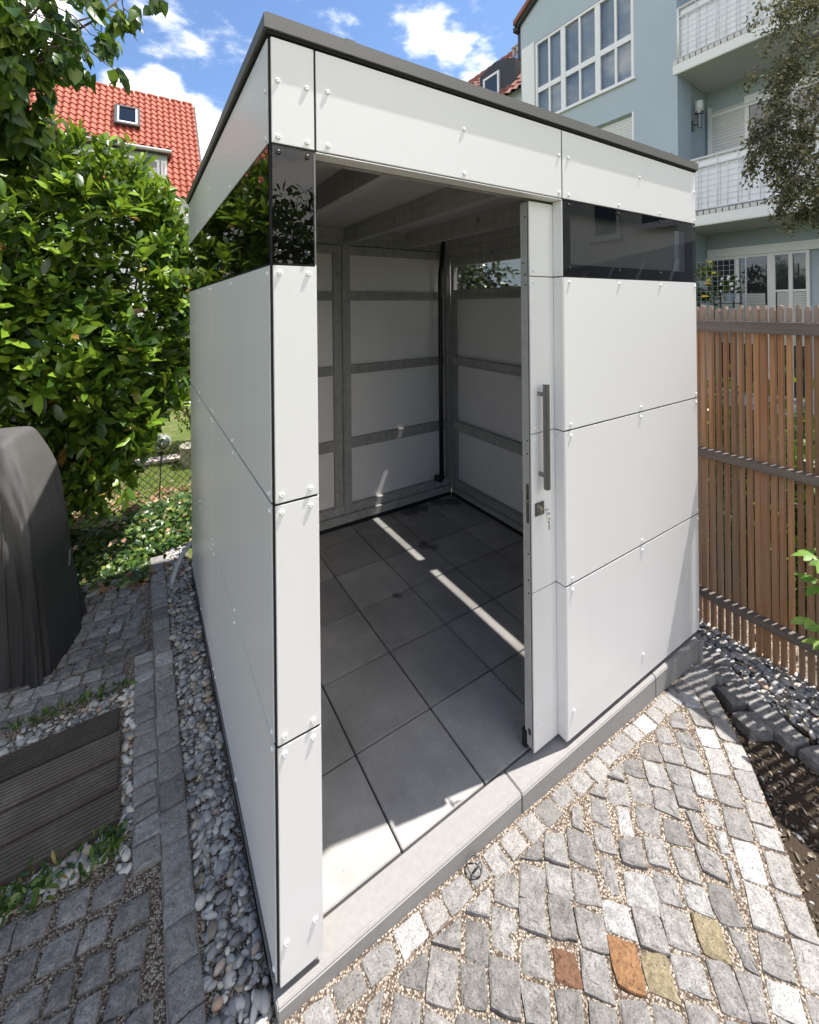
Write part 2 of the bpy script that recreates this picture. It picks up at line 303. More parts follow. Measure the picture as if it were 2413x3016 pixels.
PANE.node_tree.nodes['Principled BSDF'].inputs['Specular IOR Level'].default_value = 1.0

# ------------------------------------------------------------------ mesh helpers
class B:
    def __init__(s): s.v = []; s.f = []
    def add(s, vs, fs):
        o = len(s.v); s.v += [tuple(map(float, q)) for q in vs]; s.f += [tuple(i+o for i in q) for q in fs]; return s
    def box(s, x0, y0, z0, x1, y1, z1):
        x0, x1 = sorted((x0, x1)); y0, y1 = sorted((y0, y1)); z0, z1 = sorted((z0, z1))
        return s.add([(x0, y0, z0), (x1, y0, z0), (x1, y1, z0), (x0, y1, z0), (x0, y0, z1), (x1, y0, z1), (x1, y1, z1), (x0, y1, z1)],
                     [(0, 3, 2, 1), (4, 5, 6, 7), (0, 1, 5, 4), (1, 2, 6, 5), (2, 3, 7, 6), (3, 0, 4, 7)])
    def bar(s, a, b, w, h, upv=(0, 0, 1)):
        a, b = Vector(a), Vector(b); d = (b-a).normalized(); u = Vector(upv); sd = d.cross(u)
        if sd.length < 1e-4: sd = d.cross(Vector((0, 1, 0)))
        sd.normalize(); u = sd.cross(d).normalized()
        P = [a+sd*i*w/2+u*j*h/2 for i, j in ((-1, -1), (1, -1), (1, 1), (-1, 1))]; Q = [p+(b-a) for p in P]
        return s.add(P+Q, [(0, 1, 2, 3), (7, 6, 5, 4), (0, 4, 5, 1), (1, 5, 6, 2), (2, 6, 7, 3), (3, 7, 4, 0)])
    def prism(s, poly, z0, z1):
        n = len(poly); z0f = z0 if callable(z0) else (lambda x, y: z0); z1f = z1 if callable(z1) else (lambda x, y: z1)
        return s.add([(x, y, z0f(x, y)) for x, y in poly]+[(x, y, z1f(x, y)) for x, y in poly],
                     [tuple(range(n))[::-1], tuple(range(n, 2*n))]+[(i, (i+1) % n, n+(i+1) % n, n+i) for i in range(n)])
    def prismx(s, poly, x0, x1):   # poly in (y,z)
        n = len(poly)
        return s.add([(x0, y, z) for y, z in poly]+[(x1, y, z) for y, z in poly], [tuple(range(n))[::-1], tuple(range(n, 2*n))]+[(i, (i+1) % n, n+(i+1) % n, n+i) for i in range(n)])
    def prismy(s, poly, y0, y1):   # poly in (x,z)
        n = len(poly)
        return s.add([(x, y0, z) for x, z in poly]+[(x, y1, z) for x, z in poly], [tuple(range(n)), tuple(range(n, 2*n))[::-1]]+[(i, n+i, n+(i+1) % n, (i+1) % n) for i in range(n)])
    def tube(s, path, r, n=8, cap=True):
        path = [Vector(p) for p in path]; rs = r if isinstance(r, (list, tuple)) else [r]*len(path); o = len(s.v); prev = None
        for i, p in enumerate(path):
            d = (path[min(i+1, len(path)-1)]-path[max(i-1, 0)]).normalized()
            if prev is None: prev = d.orthogonal().normalized()
            prev = (prev-d*prev.dot(d)).normalized(); q = d.cross(prev)
            s.v += [tuple(p+(prev*math.cos(t)+q*math.sin(t))*rs[i]) for t in [2*math.pi*k/n for k in range(n)]]
        for i in range(len(path)-1):
            for k in range(n):
                a = o+i*n+k; b = o+i*n+(k+1) % n; s.f.append((a, b, b+n, a+n))
        if cap: s.f.append(tuple(o+k for k in range(n))[::-1]); s.f.append(tuple(o+(len(path)-1)*n+k for k in range(n)))
        return s
    def lathe(s, prof, c=(0, 0, 0), n=20):
        o = len(s.v)
        for r, z in prof: s.v += [(c[0]+r*math.cos(2*math.pi*k/n), c[1]+r*math.sin(2*math.pi*k/n), c[2]+z) for k in range(n)]
        for i in range(len(prof)-1):
            for k in range(n):
                a = o+i*n+k; b = o+i*n+(k+1) % n; s.f.append((a, b, b+n, a+n))
        s.f.append(tuple(o+k for k in range(n))[::-1]); s.f.append(tuple(o+(len(prof)-1)*n+k for k in range(n))); return s
    def grid(s, P):   # P[i][j] points
        n, mm = len(P), len(P[0])
        return s.add([p for r in P for p in r], [(i*mm+j, i*mm+j+1, (i+1)*mm+j+1, (i+1)*mm+j) for i in range(n-1) for j in range(mm-1)])
    def build(s, name, mat, parent=None, bevel=0.0, smooth=False, solid=0.0, seg=2):
        me = bpy.data.meshes.new(name); org = Vector((0, 0, 0)); p = parent
        while p is not None: org = org+p.location; p = p.parent
        me.from_pydata([(x-org.x, y-org.y, z-org.z) for x, y, z in s.v], [], s.f); me.materials.append(mat)
        bmm = bmesh.new(); bmm.from_mesh(me); bmesh.ops.recalc_face_normals(bmm, faces=bmm.faces)
        if bevel:
            ed = [e for e in bmm.edges if len(e.link_faces) == 2 and e.calc_face_angle(0) > 0.5]
            bmesh.ops.bevel(bmm, geom=ed, offset=bevel, segments=seg, affect='EDGES', clamp_overlap=True)
        bmm.to_mesh(me); bmm.free()
        if smooth: me.polygons.foreach_set('use_smooth', [True]*len(me.polygons))
        o = bpy.data.objects.new(name, me); C.objects.link(o); o.parent = parent
        if solid:
            md = o.modifiers.new('thickness', 'SOLIDIFY'); md.thickness = solid; md.offset = 0
        return o
def tag(o, label=None, cat=None, group=None, kind=None):
    for k, v in (('label', label), ('category', cat), ('group', group), ('kind', kind)):
        if v: o[k] = v
    return o
def thing(name, label, cat, loc=(0, 0, 0), group=None):
    o = bpy.data.objects.new(name, None); C.objects.link(o); o.location = loc; o.empty_display_size = 0.1
    return tag(o, label, cat, group)
def struct(o): return tag(o, kind='structure')
def stuff(o, label=None): return tag(o, label, None, None, 'stuff')
def copy_obj(o, parent, loc=None):
    c = o.copy(); C.objects.link(c); c.parent = parent
    if loc is not None: c.location = loc
    return c
def mesh_np(name, V, F, mat, parent=None, smooth=True, origin=None):
    """V (n,3), F (m,k) all faces of k corners"""
    me = bpy.data.meshes.new(name); k = F.shape[1]
    org = np.zeros(3); p = parent
    while p is not None: org = org+np.array(p.location); p = p.parent
    V = V-org
    me.vertices.add(len(V)); me.vertices.foreach_set('co', V.astype(np.float32).ravel())
    me.loops.add(F.size); me.loops.foreach_set('vertex_index', F.astype(np.int32).ravel())
    me.polygons.add(len(F)); me.polygons.foreach_set('loop_start', np.arange(len(F), dtype=np.int32)*k)
    if smooth: me.polygons.foreach_set('use_smooth', np.ones(len(F), dtype=bool))
    me.update(calc_edges=True); me.validate(); me.materials.append(mat)
    o = bpy.data.objects.new(name, me); C.objects.link(o); o.parent = parent
    return o
def unit(a): return a/np.maximum(np.linalg.norm(a, axis=-1, keepdims=True), 1e-9)
def leaves(P, D, U, L, Wd, bend=0.25, fold=0.25, shape='oval'):
    """P base points, D direction, U upper-side normal, L length, Wd width -> verts, tri faces"""
    n = len(P); D = unit(D); S = unit(np.cross(D, U)); N = np.cross(S, D)
    L = np.broadcast_to(L, (n,))[:, None]; Wd = np.broadcast_to(Wd, (n,))[:, None]
    if shape == 'oval': prof = [(0.30, 0.80), (0.68, 0.92)]
    elif shape == 'point': prof = [(0.25, 1.0), (0.62, 0.72)]
    elif shape == 'lobed': prof = [(0.12, 0.75), (0.38, 0.55), (0.46, 1.05), (0.72, 0.38)]
    else: prof = [(0.4, 0.5)]
    rows = []
    def at(t): return P+D*L*t-N*L*bend*t*t
    rows.append(at(0.0)[:, None, :])
    for t, w in prof:
        c = at(t); rows.append(np.stack([c-S*Wd*w/2+N*Wd*fold*w/2, c, c+S*Wd*w/2+N*Wd*fold*w/2], 1))
    rows.append(at(1.0)[:, None, :])
    V = np.concatenate(rows, 1); nv = V.shape[1]; T = []
    T += [(0, 2, 1), (0, 3, 2)]
    for r in range(len(prof)-1):
        a = 1+3*r; b = a+3
        T += [(a, a+1, b), (a+1, b+1, b), (a+1, a+2, b+1), (a+2, b+2, b+1)]
    a = 1+3*(len(prof)-1); e = nv-1
    T += [(a, a+1, e), (a+1, a+2, e)]
    F = (np.array(T)[None]+(np.arange(n)*nv)[:, None, None]).reshape(-1, 3)
    return V.reshape(-1, 3), F
def join_np(parts):
    V, F, o = [], [], 0
    for v, f in parts: V.append(v); F.append(f+o); o += len(v)
    return np.concatenate(V), np.concatenate(F)
def rosettes(c, d, k, L, Wd, spread, r_):
    """twig ends c with direction d -> k leaves round each"""
    n = len(c); d = unit(d); a = unit(np.cross(d, unit(r_.normal(size=(n, 3))))); b = np.cross(d, a)
    P, D, U = [], [], []
    for j in range(k):
        th = j*2.4+r_.uniform(0, .6, n); sp = (spread*(0.55+0.6*r_.random(n)))[:, None]
        o = a*np.cos(th)[:, None]+b*np.sin(th)[:, None]
        P.append(c-d*(0.012*j)); dd = unit(d*np.cos(sp)+o*np.sin(sp)+np.array([0, 0, -0.18*r_.random()])); D.append(dd); U.append(d+0.35*r_.normal(size=(n, 3)))
    P, D, U = map(np.concatenate, (P, D, U)); m_ = len(P)
    return leaves(P, D, U, L*r_.uniform(.5, 1.15, m_), Wd*r_.uniform(.6, 1.15, m_), bend=0.22, fold=0.22)

def zc(x): return -0.058-0.033*max(x, -0.1)      # paved ground falls a little to the right
# ------------------------------------------------------------------ ground
struct(B().add([(-200, -200, -.40), (200, -200, -.40), (200, 200, -.40), (-200, 200, -.40)], [(0, 1, 2, 3)]).build('ground', LAWN))
struct(B().prism([(-9, 2.12), (2.3, 2.12), (2.3, 16), (-9, 16)], -.39, -.085).build('lawn', LAWN))
edge = [(2.10, .05), (2.02, -.06), (1.95, -.16), (1.86, -.25), (1.75, -.35), (1.62, -.45), (1.46, -.57), (1.30, -.68), (1.12, -.79), (.95, -.90), (.75, -1.02)]
# bedding under the setts (grit fills the joints)
bed = [(-3, 2.13), (-3, -3), (.4, -3), (.55, -1.12)]+edge[::-1]+[(2.10, 2.13)]
bed_l = [(-3, 2.13), (-3, -3), (-.1, -3), (-.1, 2.13)]; bed_r = [(-.1, 2.13), (-.1, -3)]+bed[2:]
gb = B().prism(bed_l, -.39, lambda x, y: zc(x)-.0075); gb.prism(bed_r, -.39, lambda x, y: zc(x)-.0035); struct(gb.build('gravel_bed', GRIT))
struct(B().prism([(.4, -3), (.55, -1.12)]+edge[::-1]+[(2.10, .3), (2.9, .3), (2.9, -3)], -.395, -.252).build('soil', SOIL))
struct(B().prism([(2.2, 2.1), (2.12, .04), (2.24, -.14), (2.23, -.5), (2.3, -3), (2.9, -3), (2.9, 2.1)], -.394, -.235).build('pebble_bed', GRIT))

# ---- setts
def sett(bb, poly, ztop, r_, h=0.05, dome=0.004):
    """one stone block: rough outline, rounded rim, uneven top"""
    poly = np.array(poly, float); cen = poly.mean(0); n = len(poly); pts = []
    for i in range(n):
        a, b2 = poly[i], poly[(i+1) % n]; ln = np.linalg.norm(b2-a); nseg = 3
        for t in range(nseg):
            p = a+(b2-a)*t/nseg
            if t == 0: p = p+(cen-p)*r_.uniform(-.01, 0.08)
            p = p+r_.normal(0, ln*0.014, 2); pts.append(p)
    pts = np.array(pts); mm = len(pts); tilt = r_.normal(0, 0.03, 2); o = len(bb.v)
    for sc, dz, ns in ((1.0, -h, 0), (1.0, -.0045, 0.0008), (.975, -.0010, .0008), (.82, dome*.4, .0012), (.45, dome*.7, .0014)):
        q = cen+(pts-cen)*sc
        for x, y in q:
            z = ztop(x)+dz+(x-cen[0])*tilt[0]+(y-cen[1])*tilt[1]+(r_.normal(0, ns) if ns else 0); bb.v.append((x, y, z))
    for k in range(4):
        for i in range(mm):
            a = o+k*mm+i; b2 = o+k*mm+(i+1) % mm; bb.f.append((a, b2, b2+mm, a+mm))
    bb.f.append(tuple(o+4*mm+i for i in range(mm)))
def quad_at(c, u, v, a, b, r_, j=0.085):
    c, u, v = map(np.array, (c, u, v))
    return [c+u*(sx*a/2*(1+r_.normal(0, j)))+v*(sy*b/2*(1+r_.normal(0, j)))+r_.normal(0, 0.0032, 2) for sx, sy in ((-1, -1), (1, -1), (1, 1), (-1, 1))]
def clip_poly(poly, p0, nrm):
    """keep the part of poly on the side of p0 that nrm points to"""
    out = []; n = len(poly)
    for i in range(n):
        a, b2 = np.array(poly[i]), np.array(poly[(i+1) % n]); da, db = (a-p0)@nrm, (b2-p0)@nrm
        if da >= 0: out.append(a)
        if da*db < 0: out.append(a+(b2-a)*da/(da-db))
    res = []
    for q in out:
        if not res or np.linalg.norm(q-res[-1]) > .006: res.append(q)
    if len(res) > 2 and np.linalg.norm(res[0]-res[-1]) < .006: res.pop()
    return res
def area(poly):
    return abs(sum(a[0]*b2[1]-b2[0]*a[1] for a, b2 in zip(poly, poly[1:]+poly[:1])))/2 if len(poly) > 2 else 0
def inside(p, poly):
    x, y = p; c = False; n = len(poly)
    for i in range(n):
        (x1, y1), (x2, y2) = poly[i], poly[(i+1) % n]
        if (y1 > y) != (y2 > y) and x < (x2-x1)*(y-y1)/(y2-y1)+x1: c = not c
    return c
def dist_edge(p):
    p = np.array(p); best = 9
    for a, b2 in zip(edge[:-1], edge[1:]):
        a, b2 = np.array(a), np.array(b2); t = np.clip((p-a)@(b2-a)/((b2-a)@(b2-a)), 0, 1); best = min(best, np.linalg.norm(p-a-t*(b2-a)))
    return best
def seg_quad(x0, x1, y0, y1, r_):
    return [(x0+r_.normal(0, .002), y0+r_.normal(0, .003)), (x1+r_.normal(0, .002), y0+r_.normal(0, .003)), (x1+r_.normal(0, .002), y1+r_.normal(0, .002)), (x0+r_.normal(0, .002), y1+r_.normal(0, .002))]
r1 = np.random.default_rng(3)
bb = B(); rowb = B(); special = {'rust': B(), 'orange': B(), 'tan': B(), 'red': B()}
x = -0.02; 
while x < 2.06:                                    # single row along the shed kerb
    w = r1.uniform(.066, .098); y0 = -.088+r1.normal(0, .005)
    sett(rowb, seg_quad(x+.0035, x+w-.0035, y0, -.026, r1), lambda q: zc(q)-.001, r1, .05, .003); x += w
struct(B().prism([(-.02, -.090), (2.07, -.090), (2.07, -.021), (-.02, -.021)], lambda x, y: zc(x)-.03, lambda x, y: zc(x)-.005).build('mortar', MORTAR))
# curved double row along the sunken bed
def offset_line(dd):
    out = []
    for i, p in enumerate(edge):
        a = np.array(edge[max(i-1, 0)]); b2 = np.array(edge[min(i+1, len(edge)-1)]); t = (b2-a)/np.linalg.norm(b2-a); nrm = np.array([t[1], -t[0]])
        out.append(np.array(p)+nrm*dd)
    return out
def along(line, s):
    for a, b2 in zip(line[:-1], line[1:]):
        l_ = np.linalg.norm(b2-a)
        if s <= l_: return a+(b2-a)*s/l_
        s -= l_
    return line[-1]+(line[-1]-line[-2])/np.linalg.norm(line[-1]-line[-2])*s
SGN = 1 if np.linalg.norm(offset_line(.1)[5]-np.array((1.2, -.1))) < np.linalg.norm(offset_line(-.1)[5]-np.array((1.2, -.1))) else -1
for k in range(2):
    l0, l1 = offset_line(SGN*(.005+.082*k)), offset_line(SGN*(.078+.082*k)); s = .03*k; tot = sum(np.linalg.norm(b2-a) for a, b2 in zip(l0[:-1], l0[1:])); f = sum(np.linalg.norm(b2-a) for a, b2 in zip(l1[:-1], l1[1:]))/tot
    while s < tot+.25:
        w = r1.uniform(.075, .12)
        q = [along(l0, s+.003), along(l0, s+w-.003), along(l1, (s+w-.003)*f), along(l1, (s+.003)*f)]
        q = [p+r1.normal(0, .002, 2) for p in q]
        if q[2][1] < -.095 or q[0][0] > 1.97: sett(rowb, q, lambda z_: zc(z_)+.002, r1, .16 if k == 0 else .05, .003)
        s += w
mo = [tuple(p) for p in offset_line(SGN*.004)]+[tuple(p) for p in offset_line(SGN*.166)[::-1]]
mq = B(); n2 = len(edge); A_, B_ = offset_line(SGN*.004), offset_line(SGN*.166)
mq.grid([[(A_[i][0], A_[i][1], zc(A_[i][0])-.006), (B_[i][0], B_[i][1], zc(B_[i][0])-.006)] for i in range(n2)]); struct(mq.build('mortar', MORTAR))
# stepped field of setts between them
uu = np.array((.70, -.714)); vv = np.array((-.714, -.70))
for i in range(-34, 36):
    pu = .0795; off = r1.uniform(0, .1); j = -30
    yy = -1.9+off
    while yy < 2.6:
        ln = r1.uniform(.074, .104)
        warp = 0.012*math.sin(yy*5+i*.3)
        c = np.array((.683, -.313))-vv*0+uu*(i*pu+warp*0)+vv*(yy+ln/2); yy += ln
        ang = .05*math.sin(c[0]*4+c[1]*3); u2 = np.array((uu[0]*math.cos(ang)-uu[1]*math.sin(ang), uu[0]*math.sin(ang)+uu[1]*math.cos(ang))); v2 = np.array((-u2[1], u2[0]))*-1
        if c[1] > -.075 or c[0] < .0-.25*(c[1] < -.3): continue
        if not inside(c, bed) or dist_edge(c) < .135: continue
        a, b2 = pu-.0085*r1.uniform(.3, 1.7), ln-.0085*r1.uniform(.3, 1.7)
        tgt = bb
        for nm, cc in (('rust', (.683, -.315)), ('orange', (.828, -.418)), ('tan', (1.066, -.526)), ('tan', (.868, -.505))):
            if np.linalg.norm(c-np.array(cc)) < .048 and not special[nm].v or np.linalg.norm(c-np.array(cc)) < .040: tgt = special[nm]
        if tgt is bb and r1.random() < .10: a *= r1.uniform(.5, .75)
        dz_ = r1.normal(0, .0026)
        q = clip_poly(quad_at(c, u2, v2, a, b2, r1), np.array((0, -.098)), np.array((0, -1.0)))
        if len(q) > 2:
            k_ = min(range(n2-1), key=lambda i_: np.linalg.norm((B_[i_]+B_[i_+1])/2-c)); t_ = unit(B_[k_+1]-B_[k_]); nn = np.array((-t_[1], t_[0])); nn = nn if (c-A_[k_])@nn > 0 else -nn
            q = clip_poly(q, B_[k_]+nn*.006, nn)
        if len(q) < 3 or area(q) < .0011: continue
        sett(tgt, q, (lambda d_: (lambda z_: zc(z_)+.002+d_))(dz_), r1)
struct(bb.build('pavement', GRANITE)); struct(rowb.build('kerb', GRANITEP))
for nm, mt_, lab in (('rust', RUST, 'rust_brown_paving'), ('orange', ORANGE, 'orange_paving'), ('tan', TANST, 'yellow_brown_paving')):
    if special[nm].v: struct(special[nm].build('pavement', mt_))
# left of the shed: kerb of setts, path of setts
bl = B(); r2 = np.random.default_rng(8)
y = -.5
while y < 2.34:
    w = r2.uniform(.075, .125); sett(bl, seg_quad(-.228, -.150, y+.002, y+w-.002, r2), lambda q: zc(q)+.008, r2, .05, .003); y += w
y = .50
while y < 1.42:
    w = r2.uniform(.055, .10); sett(bl, seg_quad(-.309, -.233, y+.002, y+w-.002, r2), lambda q: zc(q)+.007, r2, .05, .003); y += w
struct(B().box(-.309, .5, -.09, -.15, 1.42, zc(0)+.002).build('mortar', MORTAR)); struct(B().box(-.232, -.5, -.09, -.15, .5, zc(0)+.0017).build('mortar', MORTAR)); struct(B().box(-.232, 1.42, -.09, -.15, 2.34, zc(0)+.0017).build('mortar', MORTAR))
struct(bl.build('kerb', GRANITEP))
bp_ = B(); ar = rad(-9); u3 = np.array((math.cos(ar), math.sin(ar))); v3 = np.array((-u3[1], u3[0]))
def field(x0, x1, ya, yb, cond, gap):
    for j in range(-30, 40):
        xx = -2.2+r2.uniform(0, .08); 
        while xx < .4:
            w = r2.uniform(.066, .098); c = np.array((-.3, .8))+u3*(xx+w/2+.3)+v3*(j*.078+.01*math.sin(xx*4+j)); xx += w
            if not (x0 < c[0] < x1 and ya < c[1] < yb and cond(c)): continue
            nm = 'red' if np.linalg.norm(c-np.array((-.425, .447))) < .037 else None
            sett(special['red'] if nm else bp_, quad_at(c, u3, v3, w-gap*r2.uniform(.7, 1.4), .078-gap*r2.uniform(.7, 1.4), r2, .05), (lambda d_: (lambda q: zc(q)+d_))(r2.normal(.001, .002)), r2)
field(-1.3, -.27, -.6, .56, lambda c: c[1] < .548+.02*(c[0]+.3) and c[0] < (-.345 if c[1] > .47 else -.268), .011)
field(-1.6, -.272, 1.33, 2.35, lambda c: c[0] < (-.35 if c[1] < 1.46 else -.272), .008)
struct(bp_.build('path', GRANITE))
if special['red'].v: struct(special['red'].build('path', REDST, smooth=True))
# sett line and step between sunken bed and pebbles
b3 = B()
for t in np.arange(0, 1.0, .095):
    p = np.array((2.27, .02))+np.array((-.16, -.42))*min(t*1.4, 1)+np.array((.03, -.55))*max(0, t*1.4-1)*2.0
    if t < .05: continue
    sett(b3, quad_at(p, (.93, -.37), (.37, .93), .10, .085, r1), lambda q: -.198-.015*t, r1, .12, .003)
for c, s_ in (((2.12, -.16), -.195), ((2.05, -.26), -.205), ((2.20, -.08), -.19), ((2.20, .02), -.16), ((2.12, -.05), -.165), ((2.28, -.02), -.19)):
    sett(b3, quad_at(c, (.9, -.43), (.43, .9), .095, .085, r1), (lambda q, k=s_: k), r1, .16, .004)
struct(b3.build('kerb', GRANITE))

# ---- pebbles
ICO = bmesh.new(); bmesh.ops.create_icosphere(ICO, subdivisions=2, radius=1.0)
IV = np.array([v.co[:] for v in ICO.verts]); ICO.faces.ensure_lookup_table(); IF = np.array([[v.index for v in f.verts] for f in ICO.faces]); ICO.free()
def pebbles(P, size, r_, flat=(.35, .6)):
    n = len(P); sx = size*np.exp(r_.normal(0, .38, n)).clip(.4, 1.9); sy = sx*r_.uniform(.5, .85, n); sz = sx*r_.uniform(*flat, n)
    S = np.stack([sx, sy, sz], 1)[:, None, :]
    V = IV[None]*S; V = V*(1+.10*np.sin(IV[None]*3+r_.uniform(0, 6, (n, 1, 3))))
    th = r_.uniform(0, 6.28, n); tl = r_.normal(0, .35, n); c, s_ = np.cos(th)[:, None], np.sin(th)[:, None]
    y2 = V[..., 1]*np.cos(tl)[:, None]-V[..., 2]*np.sin(tl)[:, None]; z2 = V[..., 1]*np.sin(tl)[:, None]+V[..., 2]*np.cos(tl)[:, None]
    V = np.stack([V[..., 0]*c-y2*s_, V[..., 0]*s_+y2*c, z2], 2)+P[:, None, :]
    return V.reshape(-1, 3), (IF[None]+(np.arange(n)*len(IV))[:, None, None]).reshape(-1, 3)
def scatter(x0, x1, y0, y1, pitch, r_, z, jz=.004):
    nx, ny = max(1, int((x1-x0)/pitch)), max(1, int((y1-y0)/pitch)); g = np.stack(np.meshgrid((np.arange(nx)+.5)/nx*(x1-x0)+x0, (np.arange(ny)+.5)/ny*(y1-y0)+y0), -1).reshape(-1, 2)
    g = g+r_.uniform(-.5, .5, g.shape)*pitch
    return np.column_stack([g, np.full(len(g), z)+r_.normal(0, jz, len(g))])
r4 = np.random.default_rng(21)
pp = np.concatenate([scatter(-.142, -.012, -.45, 2.5, .0175, r4, -.062), scatter(-.142, -.012, -.45, 2.5, .021, r4, -.052)])
stuff(mesh_np('pebbles', *pebbles(pp, .0112, r4), PEB), 'grey rounded pebbles in the strip along the shed')
pq = np.concatenate([scatter(-.345, -.312, .53, 1.30, .016, r4, -.060), scatter(-1.7, -.31, 1.185, 1.29, .018, r4, -.062), scatter(-1.7, -.33, .585, .672, .018, r4, -.062), scatter(-1.7, -.33, .59, .672, .026, r4, -.052)])
stuff(mesh_np('pebbles', *pebbles(pq, .0115, r4), PEB2), 'pale pebbles around the wooden deck')
pr = np.concatenate([scatter(2.16, 2.56, -1.1, .5, .023, r4, -.228, .005), scatter(2.2, 2.56, -1.1, .5, .03, r4, -.216, .005)]); pr = pr[(pr[:, 0] > 2.16+.10*np.clip((.1+pr[:, 1])*3, 0, 1)+.06) | (pr[:, 1] > .12)]
stuff(mesh_np('pebbles', *pebbles(pr, .0145, r4), PEB), 'grey pebbles at the foot of the fence')
ps = scatter(1.3, 2.2, -1.1, -.2, 0.032, r4, -.253); ps = ps[r4.random(len(ps)) < .42]; stuff(mesh_np('pebbles', *pebbles(ps, .0075, r4), PEB), 'scattered pebbles on the dark soil')

rd = np.random.default_rng(51); n = 4200; P = np.column_stack([rd.uniform(1.0, 2.25, n), rd.uniform(-1.3, .05, n), np.full(n, -.249)+rd.uniform(0, .006, n)])
stuff(mesh_np('soil_debris', *leaves(P, np.column_stack([rd.normal(size=(n, 2)), rd.normal(0, .25, n)]), np.column_stack([rd.normal(0, .5, (n, 2)), np.ones(n)]), .018*np.exp(rd.normal(0, .5, n)), .009*np.exp(rd.normal(0, .4, n)), .3, .3), make_leaf('woody_debris', [(0, (.05, .035, .025)), (.6, (.16, .12, .085)), (.93, (.30, .25, .19)), (1, (.42, .22, .10))], .8, .05)), 'bark chips and leaf debris on the soil bed')
# ------------------------------------------------------------------ shed base: slabs and kerb
A, BX, CX, D = 0.1183, 1.1033, 2.1597, 2.05
ZT, ZF, ZW, Z1, Z2 = 2.367, 2.0923, 1.7933, 1.1968, 0.5974
FZ = -0.0175
r5 = np.random.default_rng(4)
fb = B(); s_, x0, y0 = .3462, .4058, .4196
for i in range(-2, 6):
    for j in range(-1, 6):
        xa, ya = x0+i*s_, y0+j*s_
        xb, yb = min(xa+s_, 2.125), min(ya+s_, 2.03); xa = max(xa, .03)
        if xb-xa < .03 or yb-ya < .03: continue
        fb.box(xa+.0034, ya+.0034+(.004 if j == -1 else 0), FZ-.04, xb-.0034, yb-.0034, FZ+r5.normal(0, .0006))
struct(fb.build('floor', SLAB, bevel=.002))
struct(B().box(.02, .07, -.37, 2.14, 2.035, FZ-.012).build('floor_bedding', plain('dark_bedding', .05, .9, 0, .2, 40)))
kb = thing('kerb_line', 'pale concrete kerb forming the doorway threshold and foot of the white shed', 'kerb', (1.0, .02, -.1))
def kerb_block(xa, xb):
    p = [(-.014, -.30), (.0735, -.30), (.0735, FZ-.0012), (-.006, FZ-.0012), (-.014, FZ-.009)]
    b = B().prismx(p, xa, xb)
    return b.build('kerb_block', KERB, kb, bevel=.003)
for xa, xb in ((-.004, .838), (.841, 1.705), (1.708, 2.11)): kerb_block(xa, xb)
B().box(2.113, -.014, -.3, 2.165, .9, FZ-.02).build('kerb_block', KERB, kb, bevel=.003)
B().box(-.004, .076, -.3, .020, D, FZ-.004).build('kerb_block', KERB, kb, bevel=.002)

# ------------------------------------------------------------------ shed
shed = thing('garden_shed', 'flat roofed white panelled garden shed with black window band and open sliding door', 'shed', (1.08, 1.0, -.02))
sb = B().lathe([(.0001, 0), (.0064, 0), (.0066, .0011), (.0060, .0028), (.0042, .0041), (.0023, .0043), (.0019, .0030), (.0001, .0030)], n=14)
def screw_proto(mat):
    o = sb.build('screw', mat, None, smooth=True); return o
SP, SPB = screw_proto(SCREW), screw_proto(SCREWB)
used = set()
def screws(panel, pts, axis, proto=None):
    proto = proto or SP
    rot = {'front': (rad(90), 0, 0), 'left': (0, rad(-90), 0), 'reveal': (0, rad(-90), 0)}[axis]
    for p in pts:
        q = Vector(p)-shed.location
        if proto.name not in used:
            used.add(proto.name); o = proto
        else:
            o = proto.copy(); C.objects.link(o)
        o.parent = panel; o.location = q; o.rotation_euler = rot
G = .0027
def front_panel(x0, x1, z0, z1, sc, mat=PANEL, name='wall_panel', y=0, th=.008):
    p = B().box(x0+G, y, z0+G, x1-G, y+th, z1-G).build(name, mat, shed, bevel=.0012)
    if sc: screws(p, [(x, y-.0002, z) for x, z in sc], 'front', SPB if name == 'window_pane' else None)
    return p
# dark backing seen in the joints
jb = B()
jb.box(.006, .0105, 0.0, A-.002, .02, ZT); jb.box(BX+.003, .0105, 0.0, CX-.012, .02, ZW); jb.box(A-.003, .0105, ZF+.006, CX-.012, .02, ZT)
jb.box(BX+.003, .0106, ZW-.002, BX+.06, .0202, ZF+.008); jb.box(CX-.075, .0106, ZW-.002, CX-.012, .0202, ZF+.008)
jb.box(BX+.06, .0106, ZF-.045, CX-.075, .0202, ZF+.008); jb.box(BX+.06, .0106, ZW-.002, CX-.075, .0202, ZW+.05)
jb.box(.0105, .022, 0, .02, D-.01, ZW); jb.box(.0105, .022, ZF, .02, D-.01, ZT)
jb.build('joint_backing', JOINT, shed)
SXa = (.022, .096)
def rows(z0, z1): return (z0+.022, z1-.022)
for z0, z1 in ((0, Z2), (Z2, Z1), (Z1, ZW)):
    front_panel(0.004, A+G, z0, z1, [(x, z) for x in SXa for z in (rows(z0, z1) if z0 else (.105, z1-.022))])
    front_panel(BX, CX, z0, z1, [(x, z) for x in (BX+.038, 1.632, CX-.014) for z in (rows(z0, z1) if z0 else (.105, z1-.022)) if not (z1 == ZW and x == 1.632 and z > 1.6)] + ([(x, z1-.022) for x in (1.476, 1.81)] if z1 == ZW else []))
front_panel(0.004, A, ZF, ZT-.008, [(x, z) for x in SXa for z in (ZF+.018, 2.25)])
front_panel(A, BX, ZF, ZT-.008, [(x, z) for x in (.153, .619, 1.086) for z in (ZF+.02, 2.255)])
front_panel(BX, CX, ZF, ZT-.008, [(x, z) for x in (1.142, 1.641, CX-.014) for z in (2.255,)]+[(x, ZF+.018) for x in (1.142, 1.476, 1.81, CX-.014)])
